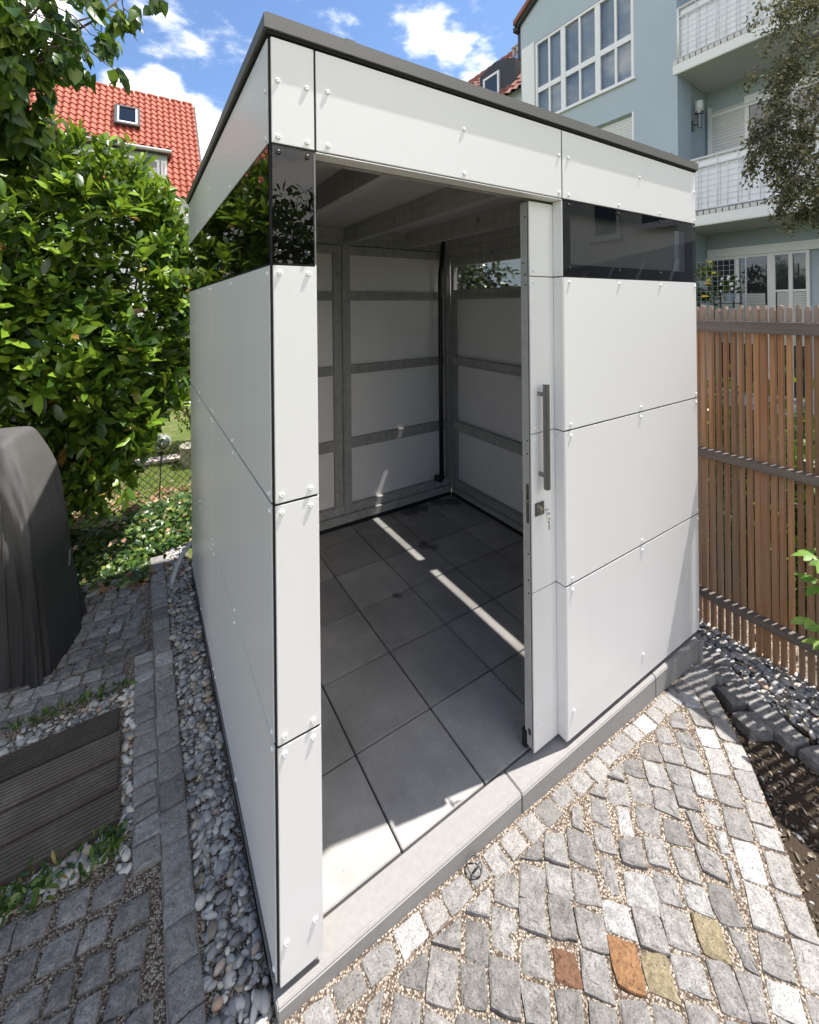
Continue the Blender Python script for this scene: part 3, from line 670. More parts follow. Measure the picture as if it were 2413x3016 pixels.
w1 = front_panel(0.004, A+G, ZW, ZF, [(x, z) for x in SXa for z in (ZW+.03, ZF-.02)], GLASS, 'window_pane')
w2 = front_panel(BX, CX, ZW, ZF, [(x, z) for x in (1.142, 1.476, 1.81, CX-.014) for z in (ZW+.035, ZF-.02)], GLASS, 'window_pane')
B().box(.008, .012, ZW, A, .018, ZF).build('window_border', BLACKB, shed)
js = B()
for z in (Z2, Z1, ZW): js.box(.006, .0016, z-G, A-.001, .0075, z+G); js.box(BX+.004, .0016, z-G, CX-.004, .0075, z+G)
js.box(.006, .0016, ZF-G, A-.001, .0075, ZF+G); js.box(BX+.004, .0016, ZF-G, CX-.004, .0075, ZF+G); js.box(A-G, .0016, ZF, A+G, .0075, ZT-.01); js.box(BX-G, .0016, ZF, BX+G, .0075, ZT-.01)
for z in (Z2, Z1, ZW, ZF): js.box(.0014, .016, z-G, .0075, D-.004, z+G)
js.box(.0014, 1.057-G, .003, .0075, 1.057+G, ZW-.003); js.box(.0014, 1.057-G, ZF+.003, .0075, 1.057+G, ZT-.01); js.box(.0018, .0062, .002, .0078, .0118, ZT-.01)
js.build('joint_strip', JOINT, shed)
# side wall on the left
def side_panel(y0, y1, z0, z1, sc, mat=PANEL, name='wall_panel'):
    p = B().box(0, y0+G*.7, z0+G, .008, y1-G*.7, z1-G).build(name, mat, shed, bevel=.001)
    if sc: screws(p, [(-.0002, y, z) for y, z in sc], 'left')
    return p
EY = 1.057
for ya, yb, cols in ((.012, EY, (.03, .538, 1.03)), (EY, D, (1.083, 1.548, D-.02))):
    for z0, z1 in ((0, Z2), (Z2, Z1), (Z1, ZW)):
        side_panel(ya, yb, z0, z1, [(y, z) for y in cols for z in rows(z0, z1)])
    side_panel(ya, yb, ZF, ZT-.008, [(y, z) for y in cols[:1]+cols[1:] for z in (ZF+.018, 2.23)])
side_panel(.012, D, ZW, ZF, [], GLASS, 'window_pane')
B().box(.012, .02, ZW-.002, .018, D-.01, ZF+.002).build('window_border', BLACKB, shed)
# right and back walls (cladding seen from inside)
rw = B(); rw.box(CX-.010, .012, 0, CX-.002, D, ZW); rw.box(CX-.010, .012, ZF, CX-.002, D, ZT-.008); rw.build('wall_panel', INWALL, shed)
B().box(CX-.009, .02, ZW, CX-.003, D-.012, ZF).build('window_pane', GLASSC, shed)
B().box(.02, D-.008, 0, CX-.012, D, ZT-.008).build('wall_panel', INWALL, shed)
B().box(.0205, .022, 0, .026, D-.012, ZW).build('inner_lining', INWALL, shed)
B().box(-.004, .03, -.05, .006, D, -.004).build('base_strip', BASE, shed)
# roof: edge metal in lengths with overlap pieces, deck, ceiling
OV = .0045; ZC0, ZC1 = 2.371, 2.411
def edge_x(x0, x1, k=0): return B().box(x0, -OV-k, ZC0-k*.6, x1, -OV+.004, ZC1+k*.6)
e = B(); e.box(-OV, -OV, ZC0, CX-.012, -OV+.003, ZC1); e.box(-OV+.0005, -OV+.0035, ZC1-.004, CX-.012, .10, ZC1-.001); e.build('roof_edge', TRIM, shed)
e = B(); e.box(-OV, -OV+.0035, ZC0, -OV+.003, D+.02, ZC1); e.box(-OV+.004, .11, ZC1-.0045, .10, D+.02, ZC1-.0015); e.build('roof_edge', TRIM, shed)
e = B(); e.box(CX+.015, -OV+.0035, ZC0, CX+.018, D+.02, ZC1); e.box(-OV, D+.0205, ZC0, CX+.018, D+.0235, ZC1); e.build('roof_edge', TRIM, shed)
for x0 in (.205, 1.905):
    o = B().box(x0, -OV-.0022, ZC0-.002, x0+.028, -OV-.0002, ZC1+.002).build('roof_edge_joint', TRIM, shed)
o = B().box(-OV-.0022, .105, ZC0-.002, -OV-.0002, .14, ZC1+.002).build('roof_edge_joint', TRIM, shed)
B().box(-.012, -.012, ZC0-.002, CX+.006, D+.012, ZC1-.008).build('roof', TRIM, shed)
B().box(-.004, -.004, ZT-.006, CX+.002, D+.004, ZC0-.0025).build('shadow_gap', JOINT, shed)
B().box(.03, .05, 2.292, CX-.012, D-.01, 2.345).build('ceiling', BOARD, shed)
def wood(name, x0, y0, z0, x1, y1, z1, mat=WOODG): return B().box(x0, y0, z0, x1, y1, z1).build(name, mat, shed, bevel=.002)
for x in (.482, 1.060, 1.608): wood('joist', x, .052, 2.167, x+.055, D-.012, 2.2915)
wood('beam', .03, D-.075, 2.225, CX-.06, D-.066, 2.2915, BOARD)
wood('rail', .03, D-.060, 2.167-.003, CX-.06, D-.010, 2.226)
wood('rail', .03, D-.046, 2.093, CX-.08, D-.009, 2.158)
IB = D-.045
for zz in ((1.732, 1.803), (1.153, 1.224), (.567, .649)):
    wood('rail', .03, IB+.012, zz[0], CX-.07, D-.009, zz[1]); wood('rail', CX-.055, .15, zz[0]-.001, CX-.011, D-.06, zz[1]-.001) if zz[0] < 1.7 else None
wood('post', .985, IB+.004, .05, 1.0505, D-.0095, 2.163); wood('post', 1.0515, IB-.012, .05, 1.117, D-.0096, 2.164)
wood('post', .06, IB, .05, .12, D-.0095, 2.163)
wood('post', CX-.10, IB-.012, .05, CX-.0565, D-.0095, 2.29); wood('post', CX-.052, D-.098, .05, CX-.0105, D-.061, 2.29)
wood('sill_beam', .03, IB-.006, .075, CX-.06, D-.0092, .135); wood('sill_beam', .03, IB-.030, 0.014, CX-.08, D-.0094, .0735)
wood('sill_beam', CX-.0555, .10, .055, CX-.0108, D-.10, .115); B().box(.03, IB-.026, FZ-.003, CX-.084, D-.0094, .0135).build('gap_strip', JOINT, shed); B().box(CX-.078, .10, FZ-.003, CX-.0106, D-.08, .0135).build('gap_strip', JOINT, shed)  # black strips stand in for the dark gap below the sill beams
wood('sill_beam', CX-.082, .10, .014, CX-.0106, D-.08, .0545)
# right wall window framing and boarding above
wood('rail', CX-.056, .10, 2.032, CX-.0108, D-.0605, 2.112); wood('rail', CX-.064, .10, 2.114, CX-.0112, D-.0605, 2.196); wood('rail', CX-.070, .10, 2.198, CX-.0112, D-.0605, 2.2915)
wood('rail', CX-.056, .10, 1.738, CX-.0108, D-.0605, 1.822); wood('window_mullion', CX-.054, .99, 1.8225, CX-.0109, 1.115, 2.0315); wood('window_mullion', CX-.054, .10, 1.8225, CX-.0109, .16, 2.0315)
wood('window_frame', CX-.050, D-.0995, 1.8225, CX-.0111, D-.095, 2.0315, WOODL)
# lintel and jambs of the doorway
wood('lintel', A-.002, .0215, ZF-.001, 2.10, .052, 2.166, WOODL); B().box(A+.001, .0005, ZF-.0045, BX-.001, .052, ZF-.0015).build('lintel_lining', PANEL, shed)
wood('lintel', .03, .092, 2.10, 2.10, .118, 2.2915, WOODG)
wood('post', .03, .0215, 0, A-.004, .075, 2.09); B().box(A-.0035, .0015, .02, A, .045, 2.086).build('jamb_lining', PANEL, shed)
for z0, z1 in ((0, Z2), (Z2, Z1), (Z1, ZW), (ZW, ZF)):
    if z0 == ZW: z1 = ZF-.004
    p = B().box(BX-.0028, .0015, z0+G*.8, BX+.003, .0435, z1-G*.8).build('jamb_lining', PANEL, shed, bevel=.0008) if z0 != Z1 else B().box(BX-.0028, .0015, z0+G*.8, BX+.003, .0435, z1-G*.8).build('jamb_lining', PANEL, shed, bevel=.0008)
    screws(p, [(BX-.003, .0225, z) for z in ((z0+.022, z1-.022) if z0 else (.105, z1-.022))], 'reveal')
B().box(BX+.0035, .0105, 0, BX+.008, .042, ZF).build('joint_backing', JOINT, shed)
wood('post', BX+.009, .0215, 0, BX+.05, .043, ZF)
# sliding door, pushed open behind the right-hand panels
DX = .966
dcore = B().box(DX, .0515, .004, 2.02, .089, 2.075).build('door', WOODL, shed, bevel=.002); dcore['label'] = 'white sliding door pushed open'
def door_part(bb_, name, mat, **k): return bb_.build(name, mat, dcore, **k)
for z0, z1 in ((-.006, Z2), (Z2, Z1), (Z1, ZW), (ZW, 2.078)):
    if z0 == ZW: continue
    p = door_part(B().box(DX+.002, .0445, z0+G*.8, 2.03, .0505, z1-G*.8), 'face_panel', PANEL, bevel=.0008)
p = door_part(B().box(DX+.002, .0445, ZW+G*.8, 2.03, .0505, 2.077), 'face_panel', PANEL, bevel=.0008)
def dscrew(pts):
    for q in pts:
        o = SP.copy(); C.objects.link(o); o.parent = dcore; o.location = Vector(q)-shed.location; o.rotation_euler = (rad(90), 0, 0); o.name = 'screw'
dscrew([(DX+.022, .0443, z) for z in (.105, Z2-.022, Z2+.022, Z1-.022, Z1+.022, ZW-.022, ZW+.022)])
door_part(B().box(DX-.0002, .0510, .01, DX+.0018, .0513, 2.07), 'seal', JOINT)
h = B(); h.box(1.006, .004, .990, 1.026, .022, 1.386); h.bar((1.010, .0435, 1.347), (1.012, .021, 1.347), .014, .014); h.bar((1.010, .0435, 1.042), (1.012, .021, 1.042), .014, .014)
door_part(h, 'handle', STEEL, bevel=.0012)
lp = B(); lp.box(.983, .0385, .884, 1.031, .0442, .934); door_part(lp, 'lock_plate', STEELD, bevel=.002)
lc = B(); lc.tube([(1.006, .0384, .914), (1.006, .031, .914)], .0072, 14); lc.box(1.003, .0305, .894, 1.009, .0383, .908); door_part(lc, 'lock_cylinder', CHROME)
ky = B(); ky.box(1.0045, .012, .9128, 1.0075, .0304, .9152)
ky.tube([(1.006, .012, .914)]+[(1.006, .012-.009+.009*math.cos(t), .914+.009*math.sin(t)) for t in np.linspace(.2, 6.0, 14)], .0022, 6)
ky.tube([(1.006+.010*math.sin(t), .001, .900+.012*math.cos(t)) for t in np.linspace(0, 6.28, 18)], .0010, 5)
ky.tube([(1.0105+.006*math.sin(t), .001, .882+.008*math.cos(t)) for t in np.linspace(0, 6.28, 14)], .0024, 6)
ky.box(1.0085, .0, .846, 1.0125, .002, .876); door_part(ky, 'key', CHROME)
el = B(); el.prismx([(.0625+.0065*math.cos(t), (1.000 if i < 8 else .862)+(.0065*math.sin(t))) for i, t in enumerate(list(np.linspace(0, math.pi, 8))+list(np.linspace(math.pi, 2*math.pi, 8)))], DX-.0015, DX+.001); door_part(el, 'edge_plate', STEELD)
eh = B(); eh.box(DX-.002, .0605, .948, DX-.0016, .0645, .965); door_part(eh, 'keyhole', JOINT)
ho = B(); ho.add([(DX-.001, .0605, .948), (DX-.001, .0645, .948), (DX-.001, .0645, .936), (DX-.001, .0605, .936), (DX-.010, .0605, .945), (DX-.010, .0645, .945), (DX-.008, .0645, .936), (DX-.008, .0605, .936)], [(0, 1, 5, 4), (1, 2, 6, 5), (2, 3, 7, 6), (3, 0, 4, 7), (4, 5, 6, 7), (0, 3, 2, 1)]); door_part(ho, 'latch_hook', CHROME)
hs = B()
for yy, zz in ((.063, 2.02), (.075, 1.845), (.064, 1.80), (.062, 1.762), (.063, 1.17), (.062, 1.12), (.062, .64), (.062, .59), (.063, .74)): hs.tube([(DX-.0006, yy, zz), (DX+.004, yy, zz)], .0036, 10)
door_part(hs, 'bolt_hole', JOINT)
gd = B(); gd.box(DX-.006, .078, -.012, DX+.02, .100, .055); door_part(gd, 'floor_guide', JOINT, bevel=.002)
tp = B(); tp.box(DX-.0008, .058, .050, DX-.0003, .072, .074); door_part(tp, 'end_plate', STEELD)
tm = B(); tm.box(DX-.0012, .060, .0665, DX-.0009, .0695, .0685); tm.box(DX-.0012, .0640, .0535, DX-.0009, .0656, .0685); door_part(tm, 'end_mark', JOINT)
# rain pipe inside
pth = [(2.012, D-.075, 2.25), (2.010, D-.075, 2.20), (1.985, D-.08, 2.02), (1.972, D-.082, 1.95), (1.968, D-.082, 1.0), (1.966, D-.082, .16)]
B().tube(pth, .020, 14).build('downpipe', PIPE, shed, smooth=True)
B().tube([(1.966, D-.082, .185), (1.966, D-.082, .160), (1.955, D-.084, .150), (1.90, D-.095, .185)], [.024, .026, .026, .026], 14).build('pipe_elbow', PIPE, shed, smooth=True)

# ------------------------------------------------------------------ fence on the right
FX = 2.55
fsl = None
fen = thing('wooden_fence', 'brown wooden fence of upright pointed slats on three dark rails right of the shed', 'fence', (FX, -.2, -.3))
rf = np.random.default_rng(9); y = -1.30
slp = None; ns = 0
while y < 1.45 and ns < 98:
    h0 = 1.665+rf.normal(0, .008); w = .0200+rf.normal(0, .0020)
    tl, tr, dh = rf.uniform(.25, .48), rf.uniform(.25, .48), rf.uniform(-.004, .008)
    b = B(); b.box(-.017, -w/2, -.30, .014, w/2, h0-.02)
    b.add([(-.017, -w/2, h0-.0199), (.017, -w/2, h0-.0199), (.017, w/2, h0-.0199), (-.017, w/2, h0-.0199), (-.013, -w*tl, h0), (.014, -w*tl, h0), (.014, w*tr, h0-dh), (-.013, w*tr, h0-dh)], [(0, 1, 5, 4), (1, 2, 6, 5), (2, 3, 7, 6), (3, 0, 4, 7), (4, 5, 6, 7)])
    b.v = [(q[0]+FX, q[1]+y+(q[2]-.7)*rf.normal(0, .0004), q[2]) for q in b.v]
    b.build('slat', FENCEW, fen); ns += 1
    y += .0358+rf.normal(0, .0018)
for z0, z1 in ((1.520, 1.582), (.790, .836), (-.034, .008)):
    B().box(FX-.062, -1.35, z0, FX-.0175, 1.5, z1).build('rail', RAILW, fen, bevel=.003)
for yy in (-1.2, 1.3): B().box(FX+.021, yy-.04, -.39, FX+.09, yy+.04, 1.6).build('post', RAILW, fen)
B().box(FX-.02, -1.35, -.385, FX+.03, 1.5, -.305).build('base_board', RAILW, fen)

# ------------------------------------------------------------------ deck, cover, hose, small things
dk = thing('wooden_deck', 'small dark weathered deck of ribbed boards set in pale pebbles', 'deck', (-.9, .93, -.06))
for k in range(4):
    y0 = .678+k*.1265; B().box(-1.75, y0, -.075, -.348-.004*k+r5.normal(0, .004), y0+.115, -.034+r5.normal(0, .0015)).build('deck_board', DECK, dk, bevel=.004)
cv = thing('covered_barbecue', 'barbecue under a black fabric cover in front of the hedge', 'barbecue', (-.95, 1.85, -.06))
def cover_mesh():
    c0 = np.array((-.99, 1.885)); ux = np.array((-.93, .37)); uy = np.array((.28, .96))
    zs_ = [-.05, .02, .2, .42, .60, .74, .84, .93, 1.0, 1.04, 1.06, 1.068, 1.07]; as_ = [.418, .410, .388, .366, .350, .334, .316, .290, .262, .246, .228, .17, .07]; bs_ = [.248, .240, .226, .214, .204, .194, .184, .168, .150, .138, .122, .08, .03]
    rdg = lambda q: 1-2*abs((q % 1.0)-.5)*2
    lev = list(np.linspace(-.05, 1.0, 34))+[1.02, 1.04, 1.05, 1.06, 1.066, 1.07]; N = 180; V = []; F = []
    for z in lev:
        a, b = np.interp(z, zs_, as_), np.interp(z, zs_, bs_)
        for k in range(N):
            u = k/N; t = 2*math.pi*u; ex = .24; low = max(0.0, min(1.0, 1-(z+.05)/.95)); mid = max(0.0, 1-abs(z-.55)/.45)
            cx, sy = math.copysign(abs(math.cos(t))**ex, math.cos(t)), math.copysign(abs(math.sin(t))**ex, math.sin(t))
            d = low**1.3*(.017*rdg(u*9+.15*math.sin(z*4))+.008*rdg(u*21+.3+.2*math.sin(z*7)))       # hanging folds
            d += mid*(.010*rdg(u*6+z*1.6)+.008*rdg(-u*7+z*2.3+.4)+.006*rdg(u*13-z*3.1))                # pulled creases
            d += .007*math.sin(u*31+z*6)*math.sin(z*8+u*9)
            px_, py_ = a*cx+d*math.copysign(1, cx)*abs(cx)**3, b*sy+d*math.copysign(1, sy)*abs(sy)**3
            sag = (.016*math.sin(u*37)+.012*math.sin(u*19+1))*low**6+.014*math.sin(u*12.6+2)*(z > .85)*min(1, (z-.85)/.1)
            p = c0+ux*px_+uy*py_+ux*.035*max(0, z-.7)
            V.append((p[0], p[1], z+sag))
    n_ = len(lev)
    for li in range(n_-1):
        for k in range(N): F.append((li*N+k, li*N+(k+1) % N, (li+1)*N+(k+1) % N, (li+1)*N+k))
    F.append(tuple((n_-1)*N+k for k in range(N)))
    b = B(); b.v = V; b.f = F; return b
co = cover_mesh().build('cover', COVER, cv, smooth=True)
sd_ = co.modifiers.new('sub', 'SUBSURF'); sd_.levels = 1; sd_.render_levels = 1
for k in (6, 60, 128, 170):
    sm = B(); sm.tube([np.array(co.data.vertices[li*180+k].co)+np.array(cv.location)+np.array((0, -.002, .002)) for li in range(0, 33)], .0028, 6); sm.build('seam', COVER, cv, smooth=True)
st_ = B(); st_.bar((-.596, 1.80, .42), (-.600, 1.80, .34), .025, .006, (1, 0, 0)); st_.build('strap', plain('grey_webbing', .10, .7), cv)
tag(B().tube([(-.120, 2.00, -.075), (-.112, 2.015, -.03), (-.090, 2.045, .02), (-.055, 2.085, .072), (-.01, 2.125, .108), (.06, 2.16, .13), (.16, 2.18, .13)], .0155, 12).build('hose', plain('grey_plastic_hose', .40, .4), None, smooth=True), 'grey plastic hose arching out of the pebbles at the back corner of the shed', 'hose')
rg = B(); rg.tube([(.596+.0225*math.cos(t), -.043+.0225*math.sin(t), zc(.6)+.014+.006*math.sin(t)) for t in np.linspace(.1, 6.2, 28)]+[(.572, -.052, zc(.6)+.010)], .0021, 6)
tag(rg.build('cable_tie', plain('black_nylon', .015, .4), None, smooth=True), 'thin black ring of plastic lying on the paving beside the threshold', 'cable tie')

# ------------------------------------------------------------------ blue apartment building
XF, XR, Z0 = 8.4, 9.75, -.4
apt = thing('apartment_building', 'pale blue apartment building with a gridded bay window and white railed balconies', 'building', (9.5, 3, Z0))
b = B()
b.box(XF, 3.11, Z0, XF+.3, 6.94, 4.5); b.box(XF, 3.11, 4.5, XF+.3, 3.90, 5.66); b.box(XF, 4.90, 4.5, XF+.3, 6.94, 5.66); b.box(XF, 3.11, 5.66, XF+.3, 6.94, 6.35)
b.box(XF, 3.11, 6.35, XF+.3, 3.87, 8.42); b.box(XF, 6.46, 6.35, XF+.3, 6.94, 8.42)
b.prismx([(3.11, 8.42), (6.94, 8.42), (6.94, 9.25), (5.02, 10.35), (3.11, 9.25)], XF, XF+.3)
b.box(XF+.3, 6.7, Z0, 12.5, 6.94, 9.25); b.box(XF+.301, 3.1101, Z0, 9.9, 3.3, 9.25)
b.box(XR, -6, Z0, XR+.3, 3.109, 9.2)
apw = b.build('wall', BLUE, apt)
B().box(XF+.0005, 3.035, Z0, XF+.52, 3.1095, 9.2).build('corner_pilaster', BLUE, apt)
B().box(XF-.03, 6.47, 6.34, XF-.001, 6.88, 8.46).build('wall_panel', WHITER, apt)
vg = B(); vg.prismx([(7.06, 9.16), (7.06, 9.28), (5.02, 10.47), (5.02, 10.36)], XF-.16, XF+4); vg.prismx([(2.99, 9.16), (2.99, 9.28), (5.02, 10.47), (5.02, 10.36)], XF-.159, XF+4); vg.build('roof', TILE2, apt)
B().bar((XF-.02, 7.04, 9.12), (XF-.02, 5.02, 10.29), .16, .09, (0, .5, .86)).build('roof_verge', DARKM, apt)
gu = B(); gu.box(XF-.1, 6.98, 9.02, XF+3, 7.12, 9.14); gu.box(XF+.02, 6.95, 8.3, XF+.16, 7.06, 9.02); gu.build('gutter', DARKM, apt)
# glazed bay window
wd = B(); xg = XF+.03
def frame(bb_, y0, y1, z0, z1, w, x0, x1):
    bb_.box(x0, y0, z0, x1, y0+w, z1); bb_.box(x0, y1-w, z0, x1, y1, z1); bb_.box(x0+.001, y0+w, z0, x1-.001, y1-w, z0+w); bb_.box(x0+.001, y0+w, z1-w, x1-.001, y1-w, z1)
frame(wd, 3.87, 6.46, 6.35, 8.42, .065, xg-.02, xg+.05)
for yy, w in ((5.62, .13), (4.70, .13), (6.03, .055), (5.16, .055), (4.275, .055)): wd.box(xg-.016+(.004 if w < .1 else 0), yy-w/2, 6.415, xg+.046, yy+w/2, 8.355)
for ya, yb, zt in ((3.935, 4.635, 7.255), (4.765, 5.555, 7.215), (5.685, 6.395, 7.19)):
    wd.box(xg-.013, ya, zt-.075, xg+.045, yb, zt+.055)
wfr = wd.build('window', UPVC, apt, bevel=.004)
B().box(xg+.015, 3.93, 6.41, xg+.02, 6.40, 8.36).build('pane', make_glass('apartment_glass', (.8, .82, .83), .95, .10), wfr)
B().box(xg-.09, 3.83, 6.31, xg+.02, 6.5, 6.348).build('sill', UPVC, wfr)
B().box(XF+.135, 3.88, 6.36, XF+.14, 6.45, 8.41).build('interior_curtain', plain('net_curtain', (.52, .53, .52), .8, 0, .25, 1.2), apt)
bx = B()
for k, (ya, yb) in enumerate(((3.95, 4.5), (4.8, 5.25), (5.75, 6.0))): bx.box(XF+.115, ya, 6.4, XF+.125, yb, 8.38)
bx.build('curtain', plain('pale_curtain', (.60, .62, .62), .8, 0, .15, 2), apt)
# roller shutters and window under the bay
def shutter(name, x, y0, y1, z0, z1, step=.062):
    b = B(); P = []; n = int((z1-z0)/step); zs = []
    for k in range(n):
        z = z0+k*step
        for t, dx in ((0, 0), (.2, -.010), (.5, -.014), (.8, -.010), (.97, 0)): zs.append((z+t*step, x+dx))
    b.grid([[(xx, y0, z), (xx, y1, z)] for z, xx in zs]); o = b.build(name, SHUT, apt, solid=.004); return o
sh = shutter('roller_shutter', XF+.10, 3.90, 4.90, 4.5, 5.66); B().box(XF-.002, 3.885, 4.49, XF+.1, 3.92, 5.665).build('shutter_rail', UPVC, sh)
# balconies
def balcony(z0, yl):
    s = B().box(XF-.03, -6, z0, XR-.001, yl, z0+.19).build('balcony', WHITER, apt, bevel=.01)
    B().box(XF-.02, -6, z0-.004, XR-.002, yl-.02, z0-.0005).build('soffit', GREYR, s)
    ed = B(); y = yl-.01
    while y > .2: ed.box(XF-.028, y-.082, z0+.191, XF+.03, y, z0+.262); y -= .1
    ed.build('edging_tile', plain('edging_tile', (.60, .58, .55), .7, 0, .1, 9), s); B().box(XF-.01, -6, z0+.1905, XF+.06, yl-.012, z0+.258).build('edging_gap', DARKM, s)
    zt = z0+1.235; r = B(); yr = yl-.09
    r.tube([(XF+.01, yr, zt), (XF+.01, -6, zt)], .024, 8); r.tube([(XF+.01, yr, zt-.165), (XF+.01, -6, zt-.165)], .015, 8); r.tube([(XF+.01, yr, z0+.30), (XF+.01, -6, z0+.30)], .014, 8)
    y = yr
    k = 0
    while y > .3: r.tube([(XF+.01, y, z0+.28), (XF+.01, y, zt if k % 2 == 0 else zt-.165)], .0065 if k else .024, 6); y -= .155; k += 1
    r.tube([(XF+.01, yr, zt), (XF+.5, yr+.05, zt)], .024, 8); r.tube([(XF+.01, yr, z0+.3), (XF+.4, yr+.05, z0+.3)], .014, 6)
    r.build('railing', UPVC, s, smooth=True)
    w = B(); y = yr-.05
    while y > .4: w.bar((XF+.022, y, z0+.31), (XF+.022, y, zt-.18), .004, .004); y -= .31
    z = z0+.31
    while z < zt-.19: w.bar((XF+.023, yr, z), (XF+.023, .3, z), .004, .004); z += .10
    w.build('wire_grid', WIRE, s)
    g = B(); N = 60; g.grid([[(XF+.05+.012*math.sin(k*1.7)+.006*math.sin(k*4.1), yr-k*.14, z0+.29+.012*math.sin(k*1.1)), (XF+.05+.010*math.sin(k*1.7+.4), yr-k*.14, zt-.17+(.15 if False else 0))] for k in range(N)])
    g.build('privacy_screen', SCREEN, s, solid=.004)
    g = B(); g.grid([[(XF+.052, yr-.02, zt-.168), (XF+.052, yr-.02, zt-.02)], [(XF+.052, -6, zt-.168), (XF+.052, -6, zt-.02)]]); g.build('privacy_screen', SCREEN, s, solid=.003)
balcony(6.03, 3.105); balcony(3.09, 3.105)
balcony_top = B().box(XF+.2, -6, 8.95, XR, 3.1, 9.15).build('balcony_roof', WHITER, apt)
# balcony door with shutter, upper floor
fr = B(); frame(fr, 1.0, 3.05, 4.3, 5.53, .055, XR-.06, XR-.005); fr.box(XR-.058, 2.36, 4.35, XR-.006, 2.43, 5.47); fr.box(XR-.057, 1.66, 4.35, XR-.007, 1.72, 5.47)
f2 = fr.build('balcony_door', UPVC, apt, bevel=.004); B().box(XR-.03, 1.72, 4.35, XR-.02, 2.36, 5.47).build('pane', PANE, f2); B().box(XR-.0301, 1.05, 4.35, XR-.0201, 1.66, 5.47).build('pane', PANE, f2)
shutter('roller_shutter', XR-.03, 2.43, 3.0, 4.3, 5.66); B().box(XR-.07, 1.0, 5.535, XR-.003, 2.43, 5.68).build('shutter_box', UPVC, apt)
B().box(XR-.075, 3.0, 4.3, XR-.004, 3.06, 5.70).build('shutter_rail', UPVC, apt)
# ground floor patio door
fr = B(); frame(fr, 1.5, 3.07, Z0+.3, 2.60, .05, XR-.07, XR-.005); fr.box(XR-.068, 2.54, Z0+.36, XR-.006, 2.62, 2.55); fr.box(XR-.067, 1.98, Z0+.36, XR-.007, 2.10, 2.55); fr.box(XR-.069, 1.73, Z0+.36, XR-.008, 1.79, 2.55); fr.box(XR-.064, 1.55, 1.87, XR-.009, 1.98, 1.91)
f3 = fr.build('patio_door', UPVC, apt, bevel=.004)
B().box(XR-.035, 1.55, Z0+.36, XR-.028, 3.02, 2.55).build('pane', PANE, f3)
bl_ = B()
for ya, yb, zt in ((2.66, 2.98, 1.88), (2.14, 2.50, 1.85), (1.56, 1.96, 1.86)):
    z = zt
    while z > .9: bl_.box(XR-.045, ya, z-.030, XR-.038, yb, z); z -= .036
bl_.build('blind', SHUT, f3)
B().box(XR-.085, 1.0, 2.605, XR-.004, 3.09, 2.77).build('shutter_box', UPVC, apt); B().box(XR-.0845, 3.06, Z0+.2, XR-.0045, 3.12, 2.60).build('door_jamb', UPVC, apt)
# wall lamp by the upper balcony
lm = B(); lm.box(9.10, 3.085, 5.12, 9.18, 3.11, 5.34); lm.tube([(9.14, 3.09, 5.24), (9.14, 2.98, 5.24)], .016, 8); lm.tube([(9.14, 2.98, 5.16), (9.14, 2.98, 5.42)], .034, 12); lm.lathe([(.03, 0), (.075, .01), (.075, .05), (.03, .055)], (9.14, 2.98, 5.42), 16)
lo = lm.build('wall_lamp', STEEL, apt, smooth=False); B().lathe([(.07, 0), (.07, .20), (.06, .21)], (9.14, 2.98, 5.476), 16).build('lamp_glass', plain('frosted_lamp_glass', (.72, .73, .74), .25), lo, smooth=True)

# ---- tiled roofs
def tiled_roof(y0, y1, ridge, eave, axis, tw=.25, th=.34):
    """corrugated roof plane; axis 'x': ridge runs along x at (y,z)=ridge down to (y,z)=eave"""
    L_ = math.hypot(eave[0]-ridge[0], eave[1]-ridge[1]); nr = max(1, int(L_/th)); d = ((eave[0]-ridge[0])/L_, (eave[1]-ridge[1])/L_); nrm = (-d[1], d[0])
    if nrm[1] < 0: nrm = (-nrm[0], -nrm[1])
    nc = max(1, int(abs(y1-y0)/tw)); V = []; sub = 8; rows_ = []
    for r in range(nr):
        for t, hh in ((0.0, .018), (1.0, .050)):
            row = []
            for c in range(nc*sub+1):
                u = c/sub; ph = u % 1.0; prof = .030*math.sin(ph*2*math.pi)+(.012 if ph > .8 else 0)
                s = (r+t)*L_/nr; q = hh+prof
                a, z = ridge[0]+d[0]*s+nrm[0]*q, ridge[1]+d[1]*s+nrm[1]*q; w = y0+(y1-y0)*u/nc
                row.append((w, a, z) if axis == 'x' else (a, w, z))
            rows_.append(row)
    return B().grid(rows_)
hs_ = thing('tiled_house', 'house with a steep orange-red tiled roof, roof window and dormer behind the hedge', 'house', (-2, 15, Z0))
RX0, RX1 = -7.0, 1.32; RG, EV = (15.2, 8.60), (12.55, 4.80)
rfh = tiled_roof(RX1, RX0, RG, EV, 'x', .165, .235).build('roof', TILE, hs_)
sk_ = B(); 
for k in range(24): sk_.tube([(RX1-.02-k*.34, 15.22, 8.64), (RX1-.33-k*.34, 15.22, 8.655)], [.055, .065], 10)
sk_.build('ridge_tile', TILE, rfh, smooth=False)
vb = B(); vb.bar((RX1+.03, 15.22, 8.50), (RX1+.03, 12.5, 4.62), .05, .22, (0, .82, .57)); vb.build('verge_board', DARKM, hs_)
hw = B(); hw.prismx([(12.75, Z0), (12.75, 4.85), (15.2, 8.45), (17.7, 4.85), (17.7, Z0)], RX0+.1, RX1-.08); hw.build('wall', WHITER, hs_)
tiled_roof(RX1, RX0, RG, (17.85, 4.80), 'x', .4, .5).build('roof', TILE, hs_)
dn = Vector((0, -3.8, 2.65)).normalized(); ds = Vector((0, -2.65, -3.8)).normalized()    # roof normal, down slope
def on_roof(x, y): return Vector((x, y, 8.60+(y-15.2)*3.8/2.65))
